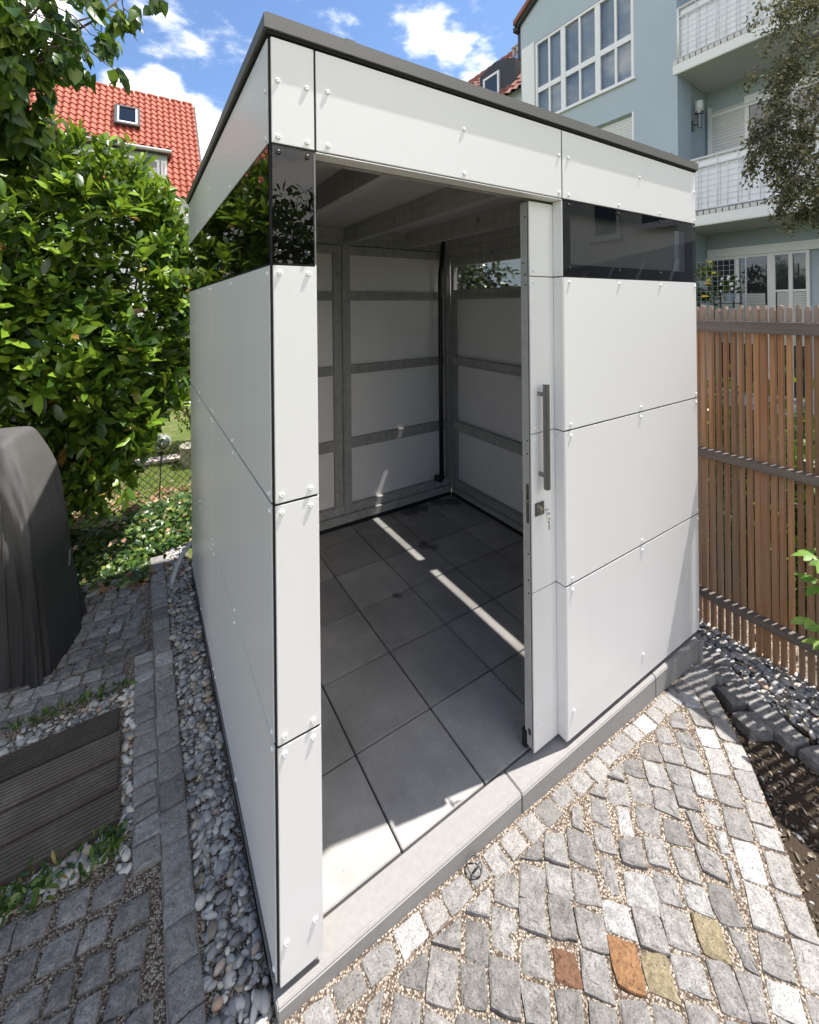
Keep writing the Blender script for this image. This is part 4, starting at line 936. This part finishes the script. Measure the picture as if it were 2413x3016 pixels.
def roof_window(c, w, h, parent):
    f = B(); o = on_roof(*c)+dn*.10; X_ = Vector((1, 0, 0))
    for a, b2, ww in ((o-X_*w/2, o-X_*w/2+ds*h, .07), (o+X_*w/2, o+X_*w/2+ds*h, .07)): f.bar(a, b2, ww, .14, dn)
    for q in (o, o+ds*h): f.bar(q-X_*(w/2+.035), q+X_*(w/2+.035), .08, .145, dn)
    fo = f.build('roof_window', DARKM, parent); g = B(); q = o+dn*.045
    g.bar(q+ds*.04, q+ds*(h-.04), w-.08, .01, dn); fo2 = g.build('pane', make_glass('roof_glass', (.3, .34, .38), .9, .12), fo)
    g = B(); q = o+dn*.06
    for a, b2 in ((q-X_*(w/2-.06)+ds*.05, q-X_*(w/2-.06)+ds*(h-.05)), (q+X_*(w/2-.06)+ds*.05, q+X_*(w/2-.06)+ds*(h-.05))): g.bar(a, b2, .04, .03, dn)
    g.bar(q-X_*(w/2-.05)+ds*(h-.06), q+X_*(w/2-.05)+ds*(h-.06), .05, .032, dn); g.build('sash', UPVC, fo)
    g = B(); g.bar(q+ds*.03-dn*.1, q+ds*(h-.03)-dn*.1, w-.06, .01, dn); g.build('dark_room', PANE, fo)
roof_window((-.55, 14.60), .58, .83, hs_)
dm = B(); dm.box(-1.9, 12.95, 4.9, .42, 14.0, 6.05); dm.build('dormer', plain('grey_dormer_cladding', (.42, .44, .45), .6), hs_)
dmr = B(); dmr.box(-2.0, 12.75, 6.051, .52, 14.0, 6.12); dmr.build('dormer_roof', DARKM, hs_); dg = B(); dg.tube([(-2, 12.72, 6.11), (.52, 12.72, 6.11)], .055, 8); dg.build('gutter', plain('zinc_gutter', (.45, .44, .43), .5), hs_)
for k in range(12): pass
tr_ = tiled_roof(.50, -2.0, (13.45, 6.26), (12.85, 6.18), 'x', .2, .4).build('dormer_tiles', TILE, hs_)
dw = B(); frame(dw, 0, 0, 0, 0, 0, 0, 0); dw = B()
for x0_, x1_ in ((-1.6, -.75), (-.68, .22), (.26, .40)):
    dw.box(x0_, 12.90, 4.9, x0_+.06, 12.955, 5.88); dw.box(x1_-.06, 12.9, 4.9, x1_, 12.955, 5.88); dw.box(x0_+.06, 12.901, 5.82, x1_-.06, 12.954, 5.88)
dwo = dw.build('window', UPVC, hs_); B().box(-1.54, 12.915, 4.91, .34, 12.925, 5.82).build('pane', PANE, dwo)
z = 5.0; shb = B()
while z < 5.6: shb.box(-.62, 12.905, z, .16, 12.914, z+.05); z += .06
shb.build('blind', SHUT, dwo)
rl = B(); rl.tube([(-2, 12.55, 5.02), (.50, 12.55, 5.02)], .02, 6); rl.tube([(.50, 12.55, 5.02), (.50, 12.95, 5.02)], .02, 6); rl.tube([(.50, 12.55, 5.02), (.50, 12.55, 4.5)], .02, 6); rl.tube([(-.3, 12.55, 5.02), (-.3, 12.55, 4.5)], .02, 6); rl.build('railing', UPVC, hs_)
B().box(-2, 12.52, 4.5, .48, 12.54, 4.95).build('balcony_glass', plain('milky_balcony_glass', (.55, .58, .60), .3), hs_)
# main roof of the apartment building, behind the bay
mr_ = thing('house_wing', 'brown-red tiled roof with a sloped window and a black dormer left of the blue bay', 'house', (11, 9.5, Z0))
tiled_roof(6.96, 16.0, (11.0, 10.54), (8.75, 7.75), 'y', .26, .33).build('roof', TILE2, mr_)
mw = B(); mw.box(9.0, 6.96, Z0, 13, 16, 7.9); mw.prismy([(9.05, 7.9), (11.0, 10.40), (13, 7.9)], 7.0, 15.95); mw.build('wall', BLUE, mr_)
rt = B()
for k in range(25): rt.tube([(11.0, 7.0+k*.36, 10.58), (11.0, 7.35+k*.36, 10.60)], [.10, .115], 8)
rt.build('ridge_tile', TILE2, mr_)
vp = B(); 
for yy in (9.40, 9.22): vp.tube([(10.72, yy, 10.15), (10.72, yy, 10.52)], .05, 8); vp.lathe([(.08, 0), (.08, .06), (.02, .1)], (10.72, yy, 10.52), 8)
vp.build('vent_pipe', plain('grey_vent', (.40, .36, .34), .7), mr_)
xs = Vector((-2.25, 0, -2.79)).normalized(); xn = Vector((-2.79, 0, 2.25)).normalized()
def mroof(y, z): return Vector((11.0-(10.54-z)*2.25/2.79, y, z))
g = B(); o = mroof(8.62, 10.08)+xn*.12; fo = B()
for dy in (-.30, .30): fo.bar(o+Vector((0, dy, 0)), o+Vector((0, dy, 0))+xs*1.0, .07, .16, xn)
for tt in (0, 1.0): fo.bar(o+Vector((0, -.34, 0))+xs*tt, o+Vector((0, .34, 0))+xs*tt, .08, .165, xn)
fo = fo.build('roof_window', DARKM, mr_); g.bar(o+xs*.04+xn*.05, o+xs*.96+xn*.05, .54, .01, xn); g.build('pane', make_glass('roof_glass_pale', (.4, .44, .5), 1, .35), fo)
dd_ = B(); prof = [(9.35, 7.6)]+[(9.35-1.55*k/10, 9.05+.22*math.sin(math.pi*k/10)-.12*k/10) for k in range(11)]+[(7.8, 7.6)]
dd_.prismx(prof, 9.1, 10.4); do_ = dd_.build('dormer', DARKM, mr_); df = B(); frame(df, 8.42, 9.12, 8.0, 8.86, .07, 9.03, 9.095); dfo = df.build('window', UPVC, mr_); B().box(9.06, 8.49, 8.07, 9.07, 9.05, 8.79).build('pane', PANE, dfo)

# potted plants on the patio
def pot_plant(loc, rpot, hpot, rleaf, n, leafmat, flower, label, seed, potmat):
    t = thing('potted_plant', label, 'plant', loc, 'potted plants by the patio'); r_ = np.random.default_rng(seed)
    B().lathe([(rpot*.75, 0), (rpot, hpot), (rpot*.88, hpot), (rpot*.7, hpot*.9)], loc, 16).build('pot', potmat, t, smooth=False)
    c = np.array(loc)+np.array((0, 0, hpot+rleaf*.7))+unit(r_.normal(size=(n, 3)))*rleaf*r_.uniform(.3, 1, (n, 1))*np.array((1, 1, 1.1))
    d = unit(c-np.array(loc)-np.array((0, 0, hpot*.5))+r_.normal(0, .1, (n, 3))); mesh_np('foliage', *leaves(c, d, r_.normal(size=(n, 3))+np.array((0, 0, 1)), .09, .045), leafmat, t)
    if flower:
        f = B()
        for k in range(flower[1]):
            p = np.array(loc)+np.array((0, 0, hpot+rleaf*.8))+unit(r_.normal(size=3)+np.array((-1.2, -.8, .4)))*rleaf*1.02; f.lathe([(.01, -.02), (flower[2], 0), (flower[2]*.7, .025), (.005, .03)], p, 8)
        f.build('flower', plain('petal'+str(seed), flower[0], .5), t)
GP = plain('grey_blue_pot', (.22, .27, .30), .5)
pot_plant((8.62, 2.66, 1.48), .12, .20, .20, 150, BROADL, ((.75, .45, .06), 2, .07), 'grey potted plant with orange flowers on the lower shelf of a black stand', 1, GP)
pot_plant((8.62, 2.70, 1.93), .12, .16, .20, 150, SHRUB, ((.70, .62, .10), 3, .04), 'grey potted plant with yellow-green leaves on top of a black stand', 2, GP)
pot_plant((8.75, 2.36, 1.70), .10, .15, .17, 130, BROADL, ((.8, .8, .76), 14, .022), 'small potted plant with white flowers beside the patio door', 3, GP)
sd2 = B()
for yy in (2.50, 2.86):
    for xx in (8.50, 8.76): sd2.bar((xx, yy, Z0), (xx, yy, 1.96), .02, .02)
for zz in (1.46, 1.91): sd2.box(8.49, 2.49, zz, 8.77, 2.87, zz+.018)
sd2.box(8.62, 2.2, 1.66, 8.9, 2.485, 1.68); sd2.bar((8.88, 2.22, Z0), (8.88, 2.22, 1.66), .02, .02)
tag(sd2.build('plant_stand', DARKM), 'black metal plant stand with two shelves in front of the patio', 'plant stand')
nt = B()
for k in range(12): nt.bar((8.46, 3.05-k*.09, 1.35), (8.46, 3.05-k*.09, 2.46), .004, .004)
for k in range(13): nt.bar((8.461, 3.05, 1.35+k*.09), (8.461, 2.0, 1.35+k*.09), .004, .004)
nt.bar((8.46, 2.0, Z0), (8.46, 2.0, 2.46), .02, .02); nt.bar((8.46, 3.06, Z0), (8.46, 3.06, 2.46), .02, .02)
tag(nt.build('patio_net', WIRE), 'thin square wire netting stretched before the ground floor patio', 'netting')

# ------------------------------------------------------------------ houses and hedge behind the camera (seen in the dark glass)
nh = thing('rendered_house', 'plain white rendered house across the garden, mirrored in the shed window', 'house', (9, -4.5, Z0))
b = B(); b.prismx([(-9, Z0), (-1.7, Z0), (-1.7, 7.5), (-5.3, 10), (-9, 7.5)], 8.0, 15); b.build('wall', WHITER, nh)
for y0_, z0_ in ((-4.55, 3.05), (-3.55, 3.15)):
    f = B(); frame(f, y0_, y0_+.62, z0_, z0_+1.25, .07, 7.93, 8.02); fo = f.build('window', UPVC, nh); B().box(7.96, y0_+.07, z0_+.07, 7.965, y0_+.55, z0_+1.18).build('pane', PANE, fo); B().box(7.86, y0_-.06, z0_-.06, 8.0, y0_+.68, z0_-.002).build('sill', UPVC, fo)
lt = B()
for k in range(6): lt.bar((7.99, -5.2+k*.62, 2.45+.08*k), (7.2, -5.2+k*.62, 1.7), .05, .08)
lt.bar((7.95, -5.6, 2.42), (7.95, -1.9, 2.85), .07, .09); lt.bar((7.2, -5.6, 1.7), (7.2, -1.9, 1.7), .07, .09); lt.build('lean_to_frame', UPVC, nh)
B().add([(7.9, -5.6, 2.41), (7.9, -1.9, 2.83), (7.15, -1.9, 1.66), (7.15, -5.6, 1.66)], [(0, 1, 2, 3)]).build('lean_to_glazing', plain('grey_glazing', (.30, .31, .32), .3), nh, solid=.02)

# ------------------------------------------------------------------ vegetation
def branch(bb_, a, b2, r0, r1, r_, n=6, wob=.05):
    a, b2 = np.array(a, float), np.array(b2, float); L_ = np.linalg.norm(b2-a); pts = [a+(b2-a)*t+r_.normal(0, wob*L_*math.sin(math.pi*t)+1e-6, 3) for t in np.linspace(0, 1, n)]
    bb_.tube(pts, list(np.linspace(r0, r1, n)), 7); return pts
# laurel
rl_ = np.random.default_rng(31)
lau = thing('laurel_bush', 'tall glossy green laurel bush left of the shed', 'bush', (-.9, 2.85, -.08))
LC, LR = np.array((-1.10, 2.92, 1.64)), np.array((1.22, .72, 1.17))
def shell(n, r_, lo=.72, hi=1.02, front=True):
    u = unit(r_.normal(size=(n*3, 3)))
    if front: u = u[(u[:, 1] < .45)]
    u = u[:n]; p = 2.8; s = 1/np.power(np.sum(np.abs(u)**p, 1), 1/p)
    lump = 1+.07*np.sin(u[:, :1]*9+1)*np.sin(u[:, 2:]*8)+.05*np.sin(u[:, :1]*17+u[:, 2:]*13)
    return LC+LR*u*s[:, None]*lump*r_.uniform(lo, hi, (len(u), 1)), u
parts = []
p, u = shell(2000, rl_, .80, 1.06); d = unit(u*np.array((.8, 1, .5))+np.array((.05, -.05, .75))+.3*rl_.normal(size=u.shape)); keep = p[:, 2] > .5; p, d = p[keep], d[keep]
upm = p[:, 2]+.6*p[:, 0] > .75
parts.append(rosettes(p[upm], d[upm], 8, .122, .049, .75, rl_)); dl = unit(d[~upm]*np.array((1, 1, .2))+np.array((0, -.2, -.5))); parts.append(rosettes(p[~upm], dl, 8, .130, .055, .7, rl_))
p, u = shell(9000, rl_, .35, .98); keep = p[:, 2] > .52; p, u = p[keep], u[keep]; n = len(p)
parts.append(leaves(p, u*np.array((1, 1, .3))+.7*rl_.normal(size=(n, 3))+np.array((0, 0, -.35)), u+.5*rl_.normal(size=(n, 3))+np.array((0, 0, .6)), .12*rl_.uniform(.7, 1.1, n), .046, .25, .15))
# low drooping skirt and the sprays at the top
ns = 300; p = np.column_stack([rl_.uniform(-1.5, -.16, ns), rl_.uniform(2.3, 2.95, ns), rl_.uniform(.32, .75, ns)]); p[:, 2] += np.clip((p[:, 0]+.5)*.55, 0, .4)
parts.append(rosettes(p, np.array([[0, -.3, -1.0]])+.45*rl_.normal(size=(ns, 3)), 8, .115, .045, .7, rl_))
ns = 120; p = np.column_stack([rl_.uniform(-1.0, .03, ns), rl_.uniform(2.35, 2.9, ns), np.zeros(ns)]); p[:, 2] = 2.74-1.1*np.clip(p[:, 0]+.42, 0, 1)**1.2+rl_.uniform(-.14, .12, ns)+.12*np.clip(-p[:, 0]-.2, 0, 1)
parts.append(rosettes(p, np.array([[.1, -.1, 1.0]])+.25*rl_.normal(size=(ns, 3)), 9, .10, .036, .6, rl_))
def trim(V, F, nv, keep):
    """drop whole leaves by the position of their first vertex"""
    b = V.reshape(-1, nv, 3)[:, 3]; k = keep(b); nf = len(F)//len(b); F2 = F.reshape(-1, nf, 3)[k]; V2 = V.reshape(-1, nv, 3)[k]; old = np.where(k)[0]
    return V2.reshape(-1, 3), (F2-(old*nv)[:, None, None]+(np.arange(len(V2))*nv)[:, None, None]).reshape(-1, 3)
lowz = lambda x: np.interp(x, [-2, -.36, -.26, -.18, -.09, .05], [.28, .34, .56, .78, .90, 1.0])
parts = [trim(V, F, 8, lambda b: b[:, 2] > lowz(b[:, 0]*(.32+.68*3.5/(b[:, 1]+1.07))+.0)) for V, F in parts]
mesh_np('foliage', *join_np(parts), LAUREL, lau)
st = B()
for k in range(16):
    a = (-.9+rl_.normal(0, .14), 2.95+rl_.normal(0, .08), -.08); uu_ = unit(rl_.normal(size=3)+np.array((0, -.5, .7))); branch(st, a, LC+LR*uu_*.85, .022, .006, rl_, 7, .06)
for k in range(70):
    q, _ = shell(1, rl_, .9, 1.0)
    if len(q): branch(st, LC+(q[0]-LC)*.45+np.array((0, 0, -.1)), q[0], .007, .003, rl_, 5, .04)
st.build('stem', BARK, lau, smooth=True)
# overhanging tree, upper left
tl = thing('overhanging_tree', 'tree with broad pointed drooping leaves overhanging from the upper left', 'tree', (-1.55, 2.05, -.08))
tb = B(); tk = branch(tb, (-1.55, 2.05, -.08), (-1.30, 2.0, 2.7), .06, .035, rl_, 8, .03); tb.build('trunk', BARK, tl, smooth=True)
br = B(); ends = []
for (e_, k) in (((-.36, 1.72, 3.36), 0), ((-.52, 1.62, 3.02), 1), ((-.66, 1.75, 2.80), 2), ((-.76, 1.65, 3.12), 3), ((-.46, 1.95, 3.38), 4), ((-.76, 2.0, 2.62), 5), ((-.84, 1.8, 3.45), 6), ((-.56, 1.9, 3.55), 7), ((-.60, 1.6, 3.25), 4), ((-.70, 1.7, 2.95), 3)):
    pts = branch(br, (-1.32, 2.0, 2.45+.09*k), e_, .016, .004, rl_, 9, .05)
    for t in range(2, 9):
        for q in range(3):
            o = pts[t]+rl_.normal(0, .02, 3); e2 = o+np.array((rl_.normal(.02, .07), rl_.normal(0, .07), rl_.normal(-.03, .05))); branch(br, o, e2, .0035, .0018, rl_, 4, .05); ends.append(e2)
br.build('branch', BARK, tl, smooth=True)
ends = np.array(ends); parts = []
for k in range(9):
    n = len(ends); sel = rl_.random(n) < .9; P = ends[sel]+rl_.normal(0, .022, (sel.sum(), 3)); n = len(P)
    dd = np.column_stack([rl_.normal(.12, .4, n), rl_.normal(-.05, .4, n), rl_.uniform(-1.4, -.2, n)])
    parts.append(leaves(P, dd, np.column_stack([rl_.normal(0, .8, n), rl_.normal(-.3, .8, n), np.full(n, .5)]), .098*rl_.uniform(.65, 1.15, n), .060*rl_.uniform(.8, 1.15, n), .3, .3, 'point'))
mesh_np('crown', *join_np(parts), BROADL, tl)
# drooping olive-brown tree, right
rt_ = np.random.default_rng(77)
dt = thing('drooping_tree', 'tree with hanging olive-brown twigs before the balconies at the right edge', 'tree', (5.35, .05, Z0))
db = B(); branch(db, (5.35, .05, Z0), (5.2, .1, 4.9), .10, .04, rt_, 9, .02); db.build('trunk', BARK, dt, smooth=True)
tw = B(); cl = []
for (e_, n_, sp) in (((4.28, .16, 4.05), 9, .24), ((4.22, .18, 3.72), 10, .22), ((4.12, .20, 3.38), 10, .20), ((4.0, .27, 3.12), 6, .13), ((4.30, .16, 3.20), 8, .2), ((4.26, .16, 2.95), 9, .20), ((4.05, .25, 2.86), 8, .16), ((4.20, .2, 2.68), 9, .18), ((4.36, .12, 2.52), 8, .18), ((4.55, .1, 3.6), 9, .3), ((4.6, .1, 3.0), 9, .3), ((4.5, .1, 2.6), 8, .22), ((3.90, .30, 2.90), 4, .10), ((4.5, .12, 4.3), 9, .3)):
    e_ = np.array(e_); pts = branch(tw, (5.22, .1, e_[2]+.55), e_, .02, .006, rt_, 8, .05)
    for k in range(n_*2):
        o = e_+rt_.normal(0, sp*.5, 3); e2 = o+np.array((rt_.normal(-.03, .05), rt_.normal(0, .05), -rt_.uniform(.06, .22))); branch(tw, o, e2, .004, .0015, rt_, 5, .05)
        for q in range(5): cl.append(o+(e2-o)*rt_.random()+rt_.normal(0, .018, 3))
tw.build('branch', BARK, dt, smooth=True)
cl = np.array(cl); P = np.repeat(cl, 9, 0); P = P+rt_.normal(0, .024, P.shape); n = len(P)
mesh_np('crown', *leaves(P, np.column_stack([rt_.normal(0, .6, n), rt_.normal(0, .6, n), rt_.uniform(-1.2, .2, n)]), rt_.normal(size=(n, 3))+np.array((0, 0, .6)), .034*rt_.uniform(.6, 1.3, n), .016*rt_.uniform(.7, 1.2, n), .2, .2), CLIMB, dt)
# maple-like sapling at the right edge
sp_ = thing('maple_sapling', 'bright green lobed leaves of a sapling in front of the fence', 'sapling', (2.22, -.62, -.29))
sb2 = B(); pts = branch(sb2, (2.22, -.62, -.29), (2.10, -.50, .62), .006, .002, rt_, 8, .03)
LFs = []
for k, (o, ang) in enumerate([(pts[7], 2.2), (pts[7], 3.2), (pts[6], 2.7), (pts[6], 1.6), (pts[5], 2.4), (pts[5], 3.4), (pts[4], 2.0), (pts[4], 3.0), (pts[3], 2.6), (pts[7], 1.2), (pts[3], 3.4), (pts[5], 4.2)]):
    e2 = np.array(o)+np.array((.055*math.cos(ang)*.8, .055*math.sin(ang)*.8, .018)); branch(sb2, o, e2, .0016, .001, rt_, 4, .03)
    base = unit(np.array((math.cos(ang), math.sin(ang), -.12+rt_.normal(0, .15))))
    for a2, l_ in ((0, .075), (.75, .058), (-.75, .058), (1.5, .036), (-1.5, .036)):
        d2 = np.array((base[0]*math.cos(a2)-base[1]*math.sin(a2), base[0]*math.sin(a2)+base[1]*math.cos(a2), base[2])); LFs.append((e2, d2, l_))
sb2.build('stem', plain('green_stem', (.12, .20, .05), .5), sp_, smooth=True)
P = np.array([q[0] for q in LFs]); Dq = np.array([q[1] for q in LFs]); Lq = np.array([q[2] for q in LFs]); mesh_np('foliage', *leaves(P, Dq, np.array([[-.2, -.2, 1.0]])+.2*rt_.normal(size=P.shape), Lq, Lq*.42, .2, .12, 'oval'), MAPLE, sp_)
# ivy mound at the end of the path
ri = np.random.default_rng(15)
n = 5200; x = ri.uniform(-1.6, .7, n); y = ri.uniform(2.14, 3.05, n)
lim = 2.20+.10*np.sin(x*7)+.22*np.clip(-x-.35, 0, 1)*0-.30*np.clip(-x-.38, 0, .5)
k_ = (y > lim+ri.normal(0, .03, n)) & ~((x > -.24) & (y < 2.46)); x, y = x[k_], y[k_]
top = .02+.07*np.clip((y-2.3)/.5, 0, 1)+.10*np.clip((y-2.45)/.4, 0, 1)*np.clip((x+.35)/.3, 0, 1)+.02*np.sin(x*9)*np.sin(y*8); z = -.075+top*np.sqrt(ri.random(len(x)))+.02; n = len(x)
stuff(mesh_np('ivy', *leaves(np.column_stack([x, y, z]), np.column_stack([ri.normal(0, .8, n), ri.normal(-.5, .7, n), ri.normal(-.1, .35, n)]), np.column_stack([ri.normal(0, .45, n), ri.normal(-.35, .45, n), np.ones(n)]), .046*ri.uniform(.6, 1.3, n), .038*ri.uniform(.7, 1.2, n), .2, .2, 'lobed'), IVYM), 'dark glossy ivy covering the ground')
# grass and litter beyond
n = 16000; x = ri.uniform(-1.6, 1.2, n); y = ri.uniform(3.3, 5.2, n); k_ = (y > 3.75+.15*np.sin(x*6)) | (ri.random(n) < .18); x, y = x[k_], y[k_]; n = len(x)
stuff(mesh_np('grass', *leaves(np.column_stack([x, y, np.full(n, -.086)]), np.column_stack([ri.normal(0, .35, n), ri.normal(0, .35, n), np.ones(n)]), ri.normal(size=(n, 3)), .06*ri.uniform(.5, 1.2, n), .007, .3, .1, 'blade'), GRASSB), 'sunlit lawn grass')
n = 420; x = ri.uniform(-1.3, .5, n); y = 3.35+ri.gamma(2, .12, n); P = np.column_stack([x, y, -.08+ri.uniform(0, .02, n)])
P2 = np.column_stack([ri.uniform(-.5, .0, 60), 2.18+ri.normal(0, .07, 60), np.full(60, -.048)]); P3 = np.column_stack([ri.uniform(-1.3, .3, 60), ri.uniform(2.3, 3.1, 60), ri.uniform(.05, .15, 60)]); P = np.concatenate([P, P2, P3]); n = len(P)
stuff(mesh_np('leaf_litter', *leaves(P, np.column_stack([ri.normal(size=(n, 2)), ri.normal(0, .15, n)]), np.column_stack([ri.normal(0, .4, (n, 2)), np.ones(n)]), .055*ri.uniform(.5, 1.2, n), .034, .4, .35), DRYL), 'dry brown and red fallen leaves')
# weeds along the deck
n = 520; x = -.34-np.abs(ri.normal(0, .22, n)); x = np.where(x < -1.2, -.5, x); y = ri.normal(.615, .030, n); P = np.column_stack([x, y, -.055+ri.uniform(0, .03, n)]); k_ = (np.sin(x*17)+ri.normal(0, .5, n) > -.35); P = P[k_]
Pb = np.column_stack([ri.uniform(-.75, -.32, 110), ri.normal(1.305, .012, 110), -.05+ri.uniform(0, .012, 110)]); P = np.concatenate([P, Pb]); n = len(P)
stuff(mesh_np('weeds', *leaves(P, np.column_stack([ri.normal(0, .7, n), ri.normal(0, .7, n), ri.uniform(.1, .9, n)]), ri.normal(size=(n, 3))+np.array((0, 0, .9)), .027*ri.uniform(.5, 1.5, n), .013*ri.uniform(.4, 1.3, n), .4, .2), IVYM), 'low green weeds between the pebbles')
# chain link fence, ball, pot, shrub, planks
cf = thing('chain_link_fence', 'rusty dark chain link fence behind the ivy', 'fence', (-.5, 3.27, -.08)); cm_ = B(); ms = .062
for k in range(-4, 52):
    for sg in (1, -1):
        pts = []; 
        for j in range(0, 17):
            xx = -2.0+k*ms+sg*j*ms/2; zz = -.05+j*ms/2*1.05
            if -2.0 < xx < .95: pts.append((xx, 3.27+.003*(-1)**j*sg+.02*math.sin(xx*4+zz*3), zz))
        if len(pts) > 1: cm_.tube(pts, .0028, 5)
cm_.build('wire_mesh', plain('dark_rusty_wire', (.05, .04, .035), .7), cf)
wr = B(); wr.tube([(-2, 3.27, .80), (.95, 3.27, .78)], .003, 5); wr.build('tension_wire', WIRE, cf); B().tube([(.62, 3.29, -.08), (.62, 3.29, .95)], .018, 8).build('post', WIRE, cf)
bl2 = thing('garden_ball', 'pale mirrored glass ball on a thin black stake beyond the wire fence', 'ornament', (-.135, 3.36, -.08))
B().lathe([(.0004, -.078)]+[(.078*math.sin(t), -.078*math.cos(t)) for t in np.linspace(.08, math.pi-.08, 16)]+[(.0004, .078)], (-.118, 3.36, .475), 28).build('ball', (lambda k: (k.color(k.mix((.30, .33, .20), (.62, .66, .55), k.noise(14, 6, .7))), k.b.inputs['Metallic'].__setattr__('default_value', .55), k.m)[-1])(Mt('mirrored_glass', .16)), bl2, smooth=True)
B().tube([(-.122, 3.36, .400), (-.145, 3.35, -.08)], .0055, 7).build('stake', DARKM, bl2); B().lathe([(.018, 0), (.024, .03), (.02, .035)], (-.122, 3.36, .37), 12).build('socket', DARKM, bl2)
pt = thing('planter', 'cream plant pot standing on the lawn edge', 'planter', (.21, 4.3, -.08)); B().lathe([(.105, 0), (.125, .20), (.135, .20), (.135, .225), (.115, .225), (.105, .18)], (.21, 4.3, -.08), 20).build('pot', plain('cream_pot', (.33, .32, .25), .6, 0, .1, 6), pt)
tag(B().bar((-.40, 4.62, -.045), (.10, 4.50, -.03), .16, .03).build('plank', PLANK), 'pale plank lying on the ground beyond the lawn', 'plank')
ys = thing('yellow_green_shrub', 'yellow-green small leaved shrub beyond the lawn', 'shrub', (.25, 4.75, -.08)); rs = np.random.default_rng(6)
n = 3600; u = unit(rs.normal(size=(n, 3))); P = np.array((.32, 4.85, 1.05))+u*np.array((.62, .5, .85))*np.power(rs.random((n, 1)), .3)*(1+.12*np.sin(u[:, :1]*9)*np.sin(u[:, 2:]*9))
mesh_np('foliage', *leaves(P, u+.6*rs.normal(size=(n, 3)), u+.5*rs.normal(size=(n, 3))+np.array((0, 0, .5)), .05*rs.uniform(.6, 1.2, n), .026, .2, .2), SHRUB, ys)
sbb = B()
for k in range(6): branch(sbb, (.3, 4.85, -.08), np.array((.32, 4.85, 1.05))+unit(rs.normal(size=3)+np.array((0, 0, 1)))*.5, .018, .006, rs)
sbb.build('stem', BARK, ys)
# garden trees further back: they close the gap under the laurel and show in the glass; one is an unseen shade-giver
def leafy_tree(name, label, base, h, R, n, mat, seed, ls):
    t = thing(name, label, 'tree' if name == 'garden_tree' else 'shrub', base, 'trees around the garden' if name == 'garden_tree' else None); r_ = np.random.default_rng(seed); b = B(); base = np.array(base); branch(b, base, base+np.array((0, 0, h*.7)), .12, .05, r_, 8, .02); c0 = base+np.array((0, 0, h-R[2]))
    b.build('trunk', BARK, t, smooth=True); cs = c0+unit(r_.normal(size=(26, 3)))*np.array(R)*r_.uniform(.45, .85, (26, 1)); b2 = B()
    for q in cs[:14]: branch(b2, base+np.array((0, 0, h*.45)), q, .035, .01, r_)
    b2.build('branch', BARK, t, smooth=True); P = np.repeat(cs, n//26, 0); uu_ = unit(r_.normal(size=P.shape)); P = P+uu_*np.array(R)*.42*np.power(r_.random((len(P), 1)), .4); m_ = len(P)
    mesh_np('crown', *leaves(P, uu_+.6*r_.normal(size=P.shape), uu_+.5*r_.normal(size=P.shape)+np.array((0, 0, .5)), ls*r_.uniform(.6, 1.2, m_), ls*.5, .2, .2), mat, t)
leafy_tree('garden_tree', 'dark leafy tree mirrored in the narrow window beside the shed doorway', (2.3, -7.0, -.4), 4.6, (1.7, 1.5, 1.7), 2600, BROADL, 41, .2)
leafy_tree('garden_tree', 'green leafy tree seen through the far window of the shed', (3.05, 3.05, -.4), 3.0, (.62, .66, 1.1), 5200, SHADYL, 42, .10)
leafy_tree('garden_tree', 'large dark leafy tree out of view, added to shade the left side', (-3.6, .6, -.4), 5.2, (1.5, 2.2, 2.2), 5200, BROADL, 43, .16)  # unseen tree, added to darken the ambient light on the left wall
leafy_tree('garden_tree', 'bushy dark tree behind the laurel bush', (-1.9, 5.2, -.1), 3.4, (1.5, .8, 1.75), 6000, BROADL, 44, .13)
leafy_tree('garden_shrub', 'dark leafy shrub behind the wooden fence', (3.55, .2, -.4), 1.75, (.55, 1.3, 1.0), 3600, BROADL, 45, .09)
